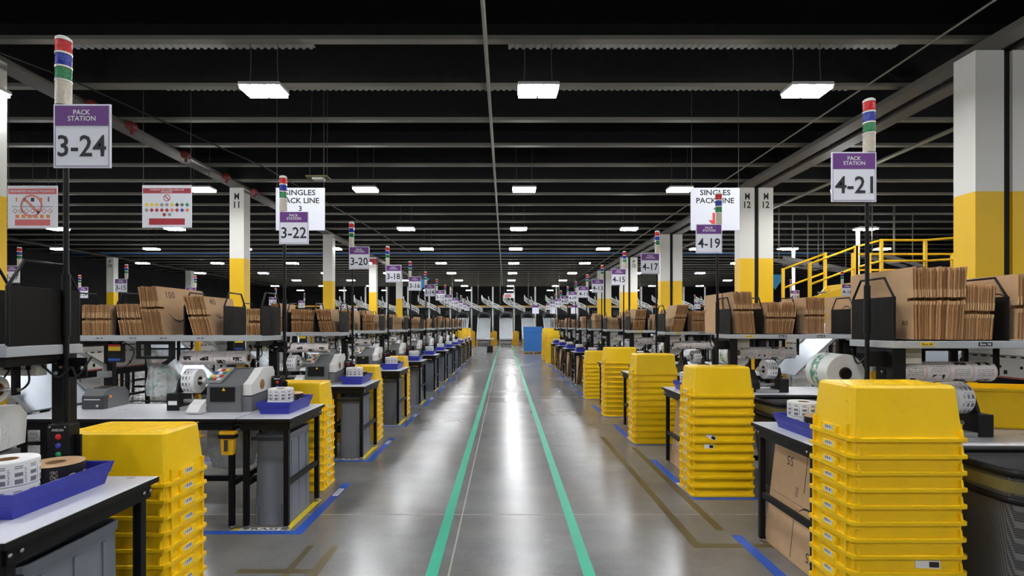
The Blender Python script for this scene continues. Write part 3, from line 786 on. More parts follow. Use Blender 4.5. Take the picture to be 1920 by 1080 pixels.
# gummed tape machine
tm = thing('tape_machine', '', 'tape dispenser', group='grey tape machines')
mb = MB().prism([(-0.23, 0), (0.24, 0), (0.24, 0.30), (0.20, 0.345), (0.04, 0.345), (-0.20, 0.245), (-0.235, 0.225), (-0.235, 0.12)], 'x', -0.18, 0.11)
mb.prism([(-0.21, 0), (0.22, 0), (0.22, 0.15), (-0.21, 0.13)], 'x', 0.11, 0.19)
mb.build('body', 'machine_grey', tm)
MB().box(-0.15, 0.06, -0.245, -0.234, 0.09, 0.215, 0, 0.004).build('front_mouth', 'black_plastic', tm)
MB().prism([(-0.045, 0.185), (-0.015, 0.185), (-0.03, 0.21)], 'y', -0.248, -0.2455).build('warning_mark', 'label_yellow', tm)
mb = MB().prism([(-0.20, 0.14), (-0.20, 0.235), (-0.12, 0.27), (0.02, 0.36), (0.22, 0.36), (0.26, 0.31), (0.25, 0.17), (0.05, 0.15)], 'x', 0.112, 0.186)
mb.build('side_cover', 'machine_white', tm)
MB().lathe([(0, 0.002), (0.04, 0.002), (0.045, 0), (0.045, -0.01)], 20, axis='x', c=(0.1885, 0.0, 0.215)).build('roll_core', 'core_brown', tm, smooth=0.6)
kp = MB().prism([(-0.21, 0.248), (0.02, 0.345), (0.02, 0.365), (-0.21, 0.268)], 'x', -0.20, -0.075).build('keypad', 'machine_light', tm)
ks = ['label_green', 'label_red', 'paper_white', 'label_yellow', 'paper_white', 'label_red', 'label_blue', 'paper_white', 'label_green', 'paper_white', 'label_red', 'label_yellow']
sl = math.atan2(0.097, 0.23)
for i, m in enumerate(ks):
    u, v = i % 3, i // 3
    y = -0.19 + v * 0.052; z = 0.268 + (y + 0.21) * 0.4217
    MB().box(-0.014, 0.014, -0.016, 0.016, 0, 0.006).build('key', m, kp, (-0.175 + u * 0.036, y, z), (sl, 0, 0))
MB().box(-0.12, 0.02, 0.06, 0.20, 0.346, 0.352).build('top_lid', 'dark_grey', tm)
MB().prism([(-0.34, 0.004), (-0.24, 0.004), (-0.236, 0.11), (-0.26, 0.09), (-0.30, 0.075), (-0.36, 0.02)], 'x', -0.29, -0.185).build('tape_tongue', 'paper_white', tm)

# thermal label printer
pr = thing('label_printer', '', 'printer', group='grey label printers')
mb = MB().prism([(-0.16, 0.0), (0.16, 0.0), (0.165, 0.12), (0.12, 0.165), (0.02, 0.185), (-0.10, 0.175), (-0.165, 0.12)], 'x', -0.09, 0.09)
mb.build('body', 'machine_grey', pr, smooth=0.4)
MB().box(-0.096, 0.096, -0.172, -0.10, 0.0, 0.12, 0, 0.012).build('front_cover', 'dark_grey', pr)
MB().box(-0.07, 0.07, -0.1745, -0.171, 0.083, 0.09).build('paper_slot', 'paper_white', pr)
MB().lathe([(0, 0.004), (0.015, 0.003), (0.015, 0)], 16, axis='x', c=(0.0902, -0.075, 0.10)).build('button', 'label_orange', pr)
MB().prism([(-0.08, 0.1775), (0.01, 0.185), (0.01, 0.19), (-0.08, 0.1825)], 'x', -0.06, 0.06).build('top_lid', 'black_plastic', pr)
MB().lathe([(0, -0.003), (0.011, -0.003), (0.011, 0), (0, 0)], 12, axis='y', c=(0.045, -0.172, 0.03)).build('badge', 'bolt_metal', pr)
MB().tube(crv([(0.0, 0.165, 0.04), (0.02, 0.24, 0.012), (0.15, 0.27, 0.012), (0.4, 0.24, 0.012)]), 0.006, 6).build('cable', 'cable_black', pr)

# label dispenser with its own roll on a spindle
ld = thing('label_dispenser', '', 'label dispenser', group='black label dispensers')
MB().box(-0.075, 0.03, -0.10, 0.10, 0, 0.15, 0, 0.004).build('housing', 'black_plastic', ld)
MB().box(-0.06, 0.015, -0.1015, -0.1, 0.05, 0.085).build('sticker', 'paper_white', ld)
MB().box(0.03, 0.27, -0.09, 0.10, 0.0, 0.03, 0, 0.004).build('base_tray', 'machine_light', ld)
MB().tube([(-0.02, -0.02, 0.075), (0.30, -0.02, 0.075)], 0.018, 10).lathe([(0.018, 0.20), (0.05, 0.2), (0.05, 0.207), (0.018, 0.207)], 18, axis='x', c=(0, -0.02, 0.08)).build('take_up_spindle', 'machine_light', ld, smooth=0.6)
MB().prism([(-0.07, 0.14), (0.07, 0.14), (0.02, 0.27), (-0.02, 0.27)], 'x', -0.02, 0.0).build('roll_arm', 'black_metal', ld)
MB().tube([(0.0, 0, 0.25), (0.24, 0, 0.25)], 0.012, 8).lathe([(0, 0.19), (0.03, 0.192), (0.03, 0.22), (0, 0.228)], 14, axis='x', c=(0, 0, 0.25)).build('hub', 'machine_white', ld, smooth=0.6)
lr = obj('paper_roll', roll('paper_roll', 0.108, 0.04, 0.112, ['label_print', 'paper_white'], [1, 1, 0, 1, 1, 1]), ld, (0.05, 0, 0.25), (0, R(90), 0))
MB().lathe([(0.034, 0.001), (0.0394, 0.001), (0.0394, 0.111), (0.034, 0.111), (0.034, 0.001)], 18).build('core', 'core_dark', lr, smooth=0.6)
MB().box(0.06, 0.15, -0.1, 0.0, 0.155, 0.157).build('peeled_label', 'paper_white', ld)

# roll of printed bags on a bar hung under the shelf
br = thing('bag_roll', '', 'bag roll', group='printed bag rolls under the shelves')
MB().lathe([(0.032, -0.299), (0.06, -0.30), (0.0645, -0.297), (0.0645, 0.297), (0.06, 0.30), (0.032, 0.299), (0.032, -0.299)], 36, axis='x', mis=[1, 1, 0, 1, 1, 1]).build('film', ['bag_print', 'paper_white'], br, smooth=0.6)
MB().lathe([(0.026, -0.305), (0.0315, -0.305), (0.0315, 0.305), (0.026, 0.305), (0.026, -0.305)], 20, axis='x').build('core', 'core_brown', br, smooth=0.6)
MB().tube([(-0.36, 0, 0), (0.40, 0, 0)], 0.009, 8).build('bar', 'bolt_metal', br, smooth=0.8)
for x in (-0.345, 0.385): MB().box(x - 0.006, x + 0.006, -0.02, 0.02, -0.025, 0.158, 0, 0.003).build('hanger', 'black_metal', br)

# air cushion machine with a film roll
am = thing('cushion_machine', '', 'film machine', group='air cushion machines')
MB().prism([(-0.16, 0), (0.18, 0), (0.18, 0.10), (0.06, 0.24), (-0.02, 0.24), (-0.16, 0.10)], 'x', -0.13, -0.06).build('housing', 'black_plastic', am)
MB().box(-0.115, -0.05, -0.168, -0.158, 0.03, 0.08).build('sticker', 'label_yellow', am)
for z, y in ((0.09, -0.08), (0.09, 0.0), (0.17, -0.01)): MB().lathe([(0, 0.012), (0.02, 0.01), (0.02, 0)], 14, axis='x', c=(-0.06, y, z)).build('knob', 'dark_grey', am)
MB().prism([(-0.04, 0.23), (0.08, 0.23), (0.06, 0.46), (0.0, 0.46)], 'x', -0.085, -0.062).build('roll_arm', 'black_metal', am)
fr_ = MB().lathe([(0.045, -0.128), (0.130, -0.13), (0.134, -0.125), (0.134, 0.125), (0.130, 0.13), (0.045, 0.128), (0.045, -0.128)], 40, axis='y', mis=[1, 1, 0, 1, 1, 1]).build('film', ['film_roll', 'paper_white'], am, (0.08, 0.0, 0.41), smooth=0.6)
MB().lathe([(0.036, -0.13), (0.0445, -0.13), (0.0445, 0.13), (0.036, 0.13), (0.036, -0.13)], 20, axis='y').build('core', 'core_dark', fr_, smooth=0.6)
MB().lathe([(0, -0.1), (0.035, -0.1), (0.035, 0.14), (0, 0.14)], 14, axis='y').build('mandrel', 'black_plastic', fr_, smooth=0.6)

# hanging air cushion film
def film_sheet(wd, h, seed, amp=0.03, nx=14, nz=14):
    q = random.Random(seed); mb = MB(); ph = [q.uniform(0, 6.28) for _ in range(6)]
    def pt(i, j):
        u, v = i / nx, j / nz
        y = amp * (math.sin(u * 9 + ph[0] + 2 * v) * 0.5 + math.sin(v * 7 + ph[1] + u * 3) * 0.6 + math.sin(u * 17 + v * 11 + ph[2]) * 0.3)
        return ((u - 0.5) * wd * (1 + 0.12 * math.sin(v * 5 + ph[3])), y + 0.10 * v * v, h * v)
    G = [[mb.bm.verts.new(pt(i, j)) for i in range(nx + 1)] for j in range(nz + 1)]
    for j in range(nz):
        for i in range(nx): mb.face([G[j][i], G[j][i + 1], G[j + 1][i + 1], G[j + 1][i]])
    return mb
film = thing('cushion_film', '', 'plastic film', group='clear cushion film hanging under the shelves')
film_sheet(0.34, 0.42, 3).build('film', 'film_clear', film, smooth=2.0)
MB().tube([(-0.2, 0.12, 0.425), (0.2, 0.12, 0.425)], 0.01, 6).build('bar', 'black_metal', film)
MB().tube([(0.2, 0.12, 0.425), (0.2, 0.12, 0.50)], 0.01, 6).tube([(-0.2, 0.12, 0.425), (-0.2, 0.12, 0.50)], 0.01, 6).build('hanger', 'black_metal', film)
fbag = thing('film_bag', '', 'plastic bag', group='clear bags under the benches')
mb = MB(); q = random.Random(5); rings = []
for j, (rx, ry, z) in enumerate(((0.05, 0.05, 0.0), (0.17, 0.13, 0.03), (0.21, 0.16, 0.18), (0.22, 0.16, 0.34), (0.20, 0.14, 0.46), (0.16, 0.10, 0.50))):
    rings.append([(rx * math.cos(2 * PI * k / 28) * (1 + q.uniform(-0.06, 0.06)), ry * math.sin(2 * PI * k / 28) * (1 + q.uniform(-0.08, 0.08)), z) for k in range(28)])
mb.loft(rings, cap1=False); mb.build('bag', 'bag_clear', fbag, smooth=2.0)

# steel slide from the conveyor to the bench
sl_ = thing('steel_slide', '', 'slide', group='steel slides down to the benches')
MB().prism([(0, 0.0), (0.0, 0.012), (-0.80, 0.772), (-0.80, 0.76)], 'y', -0.36, 0.36).build('plate', 'steel', sl_)
for s in (-1, 1): MB().prism([(0.0, 0.0), (0.0, 0.035), (-0.80, 0.80), (-0.80, 0.74)], 'y', s * 0.364 - 0.004, s * 0.364 + 0.004).build('side_lip', 'machine_light', sl_)
MB().box(-0.62, -0.58, -0.24, -0.2, -0.905, 0.54).build('prop', 'black_metal', sl_)
MB().box(-0.62, -0.58, 0.2, 0.24, -0.905, 0.54).build('prop', 'black_metal', sl_)

# screen on a bracket, scanner holster, small devices hung below the shelf
mon = thing('monitor', '', 'monitor', group='monitors hung under the shelves')
MB().box(-0.16, 0.16, -0.015, 0.015, -0.24, 0.0, 0, 0.006).build('case', 'black_plastic', mon)
MB().box(-0.145, 0.145, -0.0165, -0.0152, -0.225, -0.02).build('screen', 'screen_black', mon)
MB().box(-0.05, 0.05, 0.015, 0.05, -0.16, -0.06).build('mount', 'black_metal', mon)
MB().box(-0.02, 0.02, 0.03, 0.05, -0.06, 0.04).build('bracket', 'black_metal', mon)
fb = thing('bracket_frame', '', 'bracket', group='black bracket frames under the shelves')
mb = MB()
for a in ((-0.17, 0.17, -0.03, 0.0), (-0.17, 0.17, -0.16, -0.135), (-0.17, -0.14, -0.16, 0.0), (0.12, 0.17, -0.16, 0.0), (-0.10, -0.05, -0.13, -0.03)): mb.box(a[0], a[1], -0.01, 0.01, a[2], a[3])
mb.prism([(0.12, -0.155), (0.17, -0.155), (0.10, -0.21), (0.05, -0.20)], 'y', -0.01, 0.01)
mb.build('frame', 'black_metal', fb)
hs = thing('scanner_holster', '', 'scanner', group='hand scanners in holsters')
MB().box(-0.06, 0.06, -0.03, 0.03, -0.19, -0.02, 0, 0.008).build('holster', 'black_plastic', hs)
for m, z0, z1 in (('label_red', -0.045, -0.028), ('label_yellow', -0.085, -0.047), ('label_blue', -0.175, -0.155)): MB().box(-0.055, 0.055, -0.0315, -0.0302, z0, z1).build('warning_sticker', m, hs)
MB().prism([(-0.02, -0.02), (0.03, -0.02), (0.09, 0.03), (0.06, 0.06), (-0.02, 0.02)], 'y', -0.022, 0.022).build('scanner_head', 'dark_grey', hs)
MB().tube(crv([(0.05, 0, 0.0), (0.14, 0.02, -0.08), (0.10, 0.02, -0.2), (-0.02, 0.04, -0.24), (-0.12, 0.05, -0.12), (-0.05, 0.05, 0.0)]), 0.005, 6).build('cable', 'cable_black', hs)
arm = thing('light_arm', '', 'arm', group='grey jointed arms beside the uprights')
MB().tube([(0, 0, 0.0), (0, 0, 0.05), (-0.18, -0.04, 0.17), (-0.36, -0.1, 0.26)], 0.02, 8).build('arm', 'machine_light', arm, smooth=0.8)
MB().box(-0.05, 0.05, -0.03, 0.03, -0.06, 0.0, 0, 0.004).build('clamp', 'machine_light', arm)
MB().box(-0.12, 0.02, -0.05, 0.05, 0.0, 0.03, 0, 0.006).build('head', 'dark_grey', arm, (-0.26, -0.06, 0.3), (0, R(-30), 0))

# loose cables and a power box under the shelf
cb = thing('power_box', '', 'power box', group='cream power boxes with cables under the shelves')
MB().box(-0.09, 0.09, -0.03, 0.03, -0.10, 0.0, 0, 0.004).build('case', 'cream_paint', cb)
for dx in (-0.05, 0.0, 0.05): MB().box(dx - 0.012, dx + 0.012, -0.032, -0.03, -0.07, -0.04).build('socket', 'black_plastic', cb)
MB().tube(crv([(0.09, 0, -0.05), (0.16, 0.01, -0.11), (0.23, 0.0, -0.06), (0.28, -0.02, -0.10), (0.33, 0.0, -0.01)]), 0.005, 6).build('cable', 'cable_black', cb, smooth=1.0)
MB().tube(crv([(-0.03, -0.033, -0.06), (-0.05, -0.06, -0.14), (0.02, -0.06, -0.17), (0.07, -0.05, -0.13), (0.05, -0.033, -0.06)]), 0.0045, 6).build('cable', 'cable_black', cb, smooth=1.0)

# cutter holder on a bench leg
ch_ = thing('cutter_holder', '', 'cutter holder', group='yellow cutter holders on the bench legs')
mb = MB(); mb.loft([rrect(a, b, 0.008, z) for a, b, z in ((0.046, 0.022, 0.0), (0.056, 0.027, 0.16), (0.062, 0.03, 0.165), (0.062, 0.03, 0.185), (0.052, 0.022, 0.185), (0.042, 0.018, 0.02))]); mb.build('cup', 'guard_yellow', ch_)
MB().box(-0.064, 0.064, -0.034, 0.034, 0.13, 0.16, 0, 0.004).build('strap', 'black_plastic', ch_)
MB().box(-0.02, 0.01, -0.029, -0.0265, 0.03, 0.12).build('window', 'dark_grey', ch_)

# black mesh hamper
hm = thing('mesh_hamper', '', 'hamper', group='black mesh hampers')
mb = MB(); mb.loft([rrect(a, b, 0.1, z, 5) for a, b, z in ((0.30, 0.24, 0.06), (0.36, 0.29, 0.88), (0.35, 0.28, 0.88), (0.29, 0.23, 0.07))]); mb.build('mesh_body', 'mesh_black', hm, smooth=0.6)
mb = MB().tube(rrect(0.36, 0.29, 0.1, 0.90, 5), 0.022, 8, close=True).tube(rrect(0.35, 0.283, 0.1, 0.76, 5), 0.02, 8, close=True); mb.build('rim', 'black_plastic', hm, smooth=0.8)
mb = MB(); mb.loft([rrect(a, b, 0.1, z, 5) for a, b, z in ((0.362, 0.291, 0.80), (0.368, 0.297, 0.865))], cap0=False, cap1=False); mb.build('liner_cuff', 'khaki_foil', hm, smooth=0.6)
for sx in (-1, 1):
    for sy in (-1, 1): MB().tube([(sx * 0.27, sy * 0.21, 0.0), (sx * 0.27, sy * 0.21, 0.06)], 0.02, 8).build('caster', 'black_plastic', hm)

# flattened cartons: thin board with a slot at mid height
def sheet_mesh(wd, h, t=0.0065, slot=0.5, nd=0.03):
    zs = h * slot; a = wd / 2
    prof = [(-a, 0), (a, 0), (a, zs - 0.010), (a - nd, zs - 0.010), (a - nd, zs + 0.010), (a, zs + 0.010), (a, h), (-a, h), (-a, zs + 0.010), (-a + nd, zs + 0.010), (-a + nd, zs - 0.010), (-a, zs - 0.010)]
    mb = MB(); mb.prism(prof, 'x', -t / 2, t / 2, 1, 0)
    # lighter flap edges above and below the slot
    for s in (-1, 1):
        for z0, z1 in ((zs + 0.012, zs + 0.06), (zs - 0.034, zs - 0.012)):
            mb.box(-t / 2 + 0.0002, t / 2 - 0.0002, min(s * a, s * (a + 0.0012)), max(s * a, s * (a + 0.0012)), z0, z1, 2)
    return mb.mesh('flattened_carton', ['kraft_face', 'kraft_edge', 'kraft_band'])
SH = {h: sheet_mesh(0.36, h, slot=sl) for h, sl in ((0.22, 0.5), (0.27, 0.52), (0.33, 0.5), (0.38, 0.5), (0.44, 0.56))}
def smile_mesh(wd, mat='ink_brown'):
    """a curved arrow mark like a smile, in xy"""
    mb = MB(); n = 16; top = []; bot = []
    for i in range(n + 1):
        u = i / n; x = (u - 0.5) * wd; y = -0.30 * wd * (1 - (2 * u - 1) ** 2) * 0.75
        th = wd * (0.012 + 0.045 * math.sin(PI * min(1, u * 1.05)))
        top.append((x, y)); bot.append((x, y - th))
    A = mb._v([(p[0], p[1], 0) for p in top]); B = mb._v([(p[0], p[1], 0) for p in bot])
    for i in range(n): mb.face([A[i], B[i], B[i + 1], A[i + 1]])
    a = wd / 2
    mb.face(mb._v([(a - 0.13 * wd, 0.045 * wd, 0), (a + 0.05 * wd, 0.06 * wd, 0), (a + 0.01 * wd, 0.03 * wd, 0), (a - 0.13 * wd, 0.02 * wd, 0)]))
    mb.face(mb._v([(a + 0.05 * wd, 0.06 * wd, 0), (a + 0.03 * wd, -0.13 * wd, 0), (a + 0.0 * wd, -0.12 * wd, 0), (a + 0.01 * wd, 0.03 * wd, 0)]))
    return mb.mesh('smile_arrow', mat)
SMILE = smile_mesh(0.2)
# ---------------------------------------------------------------- the two lines of stations along the aisle
LEFT = [(n, y) for n, y in zip(range(24, 1, -2), (2.64, 5.07, 7.32, 9.55, 11.8, 14.1, 16.4, 18.7, 21.0, 23.3, 25.6, 27.9))]
RIGHT = [(n, y) for n, y in zip(range(21, 0, -2), (3.31, 5.66, 7.95, 10.15, 12.45, 14.75, 17.05, 19.35, 21.65, 23.95, 26.25))]
def W(side, y0, lx, ly): return (-1.71 + lx, y0 + ly) if side > 0 else (1.90 - lx, y0 - ly)
def at(proto, side, y0, lx, ly, z, label, rz=0.0, rot=None):
    X, Y = W(side, y0, lx, ly)
    return place(proto, (X, Y, z), rz + (0 if side > 0 else PI), label, rot)

n_sheet = 0
def late(name, me, parent, loc, rot):
    """a part that belongs to this copy alone"""
    o = obj(name, me, None, loc, rot); o.parent = parent; return o
rest = MB()           # boards too far along the lines to be counted singly
def bundle(x0, x1, yn, h, t0, t1, n, sid, wd=0.36, z=1.5635, face=0, single=True, nm='bundle'):
    """n flattened cartons standing on edge between x0 and x1, leaning from t0 to t1 degrees"""
    global n_sheet
    hk = min(SH, key=lambda k: abs(k - h))
    last = None
    for i in range(n):
        f = i / max(1, n - 1)
        x = x0 + (x1 - x0) * f; t = R(t0 + (t1 - t0) * f + rnd.uniform(-0.5, 0.5))
        sc = h / hk * rnd.uniform(0.985, 1.01); sy = wd / 0.36
        yc = yn + wd / 2 + rnd.uniform(-0.006, 0.006)
        if single and n_sheet < 300:
            o = obj('flattened_carton', SH[hk], None, (x, yc, z), (0, t, R(rnd.uniform(-0.4, 0.4)) ))
            o.scale = (1, sy, sc)
            end = 'from the aisle'
            k = n - 1 - i if x0 < 0 else i
            tag(o, 'flattened carton, %s %s in the %s %s' % ((['first'] + ORD[1:])[min(k, len(ORD) - 1)], end, sid, nm), 'carton', 'flattened cartons on the shelves')
            n_sheet += 1
            if face and ((face > 0 and i == n - 1) or (face < 0 and i == 0)): last = (o, sy, sc)
        else:
            m = Matrix.Translation((x, yc, z)) @ Euler((0, t, 0)).to_matrix().to_4x4()
            rest.box(-0.003, 0.003, -wd / 2, wd / 2, 0, h * 0.47, 0, mat=m).box(-0.003, 0.003, -wd / 2 + 0.02, wd / 2 - 0.02, h * 0.47, h * 0.52, 1, mat=m).box(-0.003, 0.003, -wd / 2, wd / 2, h * 0.52, h * rnd.uniform(0.97, 1.0), 0, mat=m)
    return last
def mark(last, text, ty, tz, tw, th, smile=None, sw=0.2, face=1, flip=False):
    """printing on the outer face of the end board of a bundle"""
    if not last: return
    o, sy, sc = last
    rot = (R(90), 0, R(90 * face)) if not flip else (R(90), R(180), R(90 * face))
    x = face * 0.0040
    def put(me, y, z, nm_):
        c = obj(nm_, me, o, (x, y / sy, z / sc), rot)
        c.scale = (1 / sy, 1 / sc, 1)
    if text: put(text_mesh(text, tw, th, 'ink_brown', 0.0, 0.0002), ty, tz, 'printed_number')
    if smile: put(smile_mesh(sw), smile[0], smile[1], 'smile_arrow')

def tag_label(rack_o, text, x, mat_bg, mat_ink, side):
    """card on the shelf edge, on the side that faces the camera"""
    y = 0.0 if side > 0 else 0.42
    c = late('shelf_label', MB().box(-0.042, 0.042, -0.0015, 0, -0.012, 0.012).mesh('shelf_label', mat_bg), rack_o, (x, y, 0.026), (0, 0, 0 if side > 0 else PI))
    obj('lettering', text_mesh(text, 0.066, 0.013, mat_ink, 0.02, 0.0003), c, (0, -0.0025, 0), FRONT)

STACKS = {'3-24': 10, '3-22': 10, '3-20': 10, '3-18': 10, '3-06': 14, '3-04': 15, '3-02': 15, '4-21': 13, '4-19': 12, '4-17': 12, '4-15': 12, '4-13': 10, '4-03': 14, '4-01': 15}
TOTES = {}
def stack(X, Y, n, sid):
    x, y, a = 0, 0, 0
    for i in range(n):
        x += rnd.uniform(-0.0022, 0.0022); y += rnd.uniform(-0.0022, 0.0022)
        x *= 0.8; y *= 0.8
        k = n - 1 - i
        o = place(tote, (X + x, Y + y, 0.003 + i * 0.0868), R(rnd.uniform(-0.25, 0.25)), 'upturned yellow tote, %s from the top of the %s stack' % (ORD[k] if k else 'first', sid))
        TOTES[(sid, k)] = o
    return o

def station(side, n, y0, idx, full):
    sid = '%d-%02d' % (3 if side > 0 else 4, n)
    at(end_table, side, y0, -0.22, -0.408, 0, 'narrow white topped table with black legs below the %s sign' % sid)
    at(bench, side, y0, -1.345, -0.408, 0, 'long white topped packing bench with black frame below the %s sign' % sid)
    rk = at(rack, side, y0, -0.45, -0.33, 1.51, 'grey carton shelf with dark dividers on black uprights beside the %s sign' % sid)
    pst = post_l if side > 0 else post_r
    X, Y = W(side, y0, -0.445 if sid == '3-24' else (-0.378 if side > 0 else -0.362), -0.022)
    p = place(pst, (X, Y, 0), 0, 'black pole with purple and white PACK STATION %s sign and stack light' % sid)
    late('lettering', text_mesh(sid, 0.236, 0.106, 'ink_black', 0.014), p, (POST_XL if side > 0 else POST_XR, -0.0275, 2.522), FRONT)
    at(andon, side, y0, -0.41, -0.078, 0.9065, 'black box with red, blue and green buttons at the foot of the %s sign pole' % sid)
    bo = -0.07 if sid == '3-24' else 0.0
    at(bin_, side, y0, -0.222 + bo, -0.365, 0.9058, 'blue plastic bin of rolls on the narrow table of station %s' % sid)
    at(label_roll, side, y0, -0.222 + bo * 1.25, -0.482, 0.913, 'lower white roll of bar code labels in the blue bin of station %s' % sid, rnd.uniform(0, 6))
    at(label_roll, side, y0, -0.220 + bo * 1.25, -0.480, 1.012, 'upper white roll of bar code labels in the blue bin of station %s' % sid, rnd.uniform(0, 6))
    at(tape_roll, side, y0, -0.222 + bo, -0.262, 0.913, 'dark printed tape roll standing in the blue bin of station %s' % sid, 0.0)
    if side > 0:
        at(can, side, y0, -0.222, -0.405, 0.002, 'tall grey trash can under the narrow table of station %s' % sid)
        at(tm, side, y0, -0.66 + 2.4 * bo, -0.275, 0.9065, 'grey tape machine with white cover on the bench of station %s' % sid)
        at(pr, side, y0, -1.94, -0.185, 0.9065, 'grey label printer on the bench of station %s' % sid)
        at(film, side, y0, -1.42, -0.20, 1.005, 'clear film printed green hanging under the shelf of station %s' % sid)
        if idx < 8:
            at(fbag, side, y0, -0.75, -0.25, 0.36, 'clear grey bag under the bench of station %s' % sid)
            at(ch_, side, y0, -0.50, -0.812, 0.62, 'yellow cutter holder on the bench leg of station %s' % sid)
        at(mon, side, y0, -2.27, -0.15, 1.74, 'black monitor at the inner end of the shelf of station %s' % sid, R(80))
    else:
        if sid == '4-21': at(am, side, y0, -0.53, -0.50, 0.9065, 'black cushion machine with large film roll on the bench of station %s' % sid)
        else: at(am, side, y0, -0.80, -0.45, 0.9065, 'black cushion machine with large film roll on the bench of station %s' % sid)
        at(hm, side, y0, -1.01, 0.37, 0, 'black mesh hamper with black rim beside the benches of station %s' % sid)
        at(mon, side, y0, -1.95, -0.2, 1.47, 'black monitor hung under the shelf of station %s' % sid, R(15))
    at(ld, side, y0, -1.16 if sid != '4-21' else -1.27, -0.33, 0.9065, 'black label dispenser holding a white label roll on the bench of station %s' % sid)
    at(br, side, y0, -0.95, -0.16, 1.35, 'long white roll of printed bags under the shelf of station %s' % sid)
    at(sl_, side, y0, -2.33, -0.18, 0.9065, 'shiny steel slide reaching the bench of station %s' % sid)
    if idx < 9:
        at(fb, side, y0, -1.42 if side > 0 else -1.05, -0.29, 1.508, 'black bracket frame under the shelf of station %s' % sid)
        at(cb, side, y0, -0.62, -0.06, 1.508, 'cream power box with black cables under the shelf of station %s' % sid)
        at(hs, side, y0, -1.82, -0.22, 1.505, 'hand scanner in a black holster under the shelf of station %s' % sid)
        at(arm, side, y0, -2.06, -0.05, 1.22, 'grey jointed arm clamped to the inner shelf upright of station %s' % sid)
    # floor tape
    if side > 0:
        mb = MB().box(-1.69, -1.61, y0 - 0.86, y0 + 0.50, 0.0002, 0.0012).box(-4.0, -1.69, y0 - 0.86, y0 - 0.79, 0.0002, 0.0012)
        tag(mb.build('floor_tape', 'tape_blue'), 'blue floor tape outlining station %s' % sid, 'floor tape', 'blue floor tape outlines')
        mb = MB().box(-1.79, -1.735, y0 - 0.72, y0 - 0.02, 0.0002, 0.0012).box(-2.2, -1.735, y0 - 0.782, y0 - 0.72, 0.0002, 0.0012)
        tag(mb.build('floor_tape', 'tape_yellow'), 'yellow floor tape around the trash can of station %s' % sid, 'floor tape', 'yellow floor tape corners')
        if idx < 6:
            c = tag(MB().box(-0.19, 0.19, -0.03, 0.03, 0.0013, 0.0018).build('floor_label', 'paper_white', None, (-1.96, y0 - 0.752, 0)), 'white floor label reading TRASH before the can of station %s' % sid, 'floor label', 'white floor labels')
            obj('lettering', text_mesh('TRASH', 0.33, 0.045, 'ink_black', 0.03, 0.0002), c, (0, 0, 0.0022))
            c = tag(MB().box(-0.11, 0.11, -0.026, 0.026, 0.0013, 0.0018).build('floor_label', 'paper_white', None, (-1.648, y0 + 0.20, 0), (0, 0, R(90))), 'white floor label on the blue tape beside the totes of station %s' % sid, 'floor label', 'white floor labels')
            obj('lettering', text_mesh('TOTES', 0.17, 0.032, 'ink_black', 0.02, 0.0002), c, (0, 0, 0.0022))
    else:
        mb = MB().box(1.775, 1.855, y0 - 0.62, y0 + 0.88, 0.0002, 0.0012).box(1.855, 4.0, y0 - 0.62, y0 - 0.55, 0.0002, 0.0012)
        tag(mb.build('floor_tape', 'tape_blue'), 'blue floor tape outlining station %s' % sid, 'floor tape', 'blue floor tape outlines')
        if idx < 6:
            c = tag(MB().box(-0.09, 0.09, -0.026, 0.026, 0.0013, 0.0018).build('floor_label', 'paper_white', None, (1.815, y0 - 0.36 + 0.2, 0), (0, 0, R(-90))), 'white floor label on the blue tape beside the totes of station %s' % sid, 'floor label', 'white floor labels')
            obj('lettering', text_mesh('TOTES', 0.14, 0.03, 'ink_black', 0.02, 0.0002), c, (0, 0, 0.0022))
    # totes
    if sid in STACKS:
        if side > 0: stack(-2.11, y0 + 0.405, STACKS[sid], sid)
        else: stack(2.10, y0 - 0.345, STACKS[sid], sid)
    # cartons leaning under the tables of line 4
    if side < 0:
        big_card(y0, sid, 0, 2.00, 3.44 - 3.31 + y0, 0.64, 0.80, 6.0, 0.0, True)
        big_card(y0, sid, 1, 2.035, 3.55 - 3.31 + y0, 0.62, 0.82, 6.5, 0.0, False)
        if idx in (0, 5, 6, 7, 8): big_card(y0, sid, 2, 2.12, 3.45 - 3.31 + y0, 0.60, 0.72, 8.0, 0.0, False)
    return rk
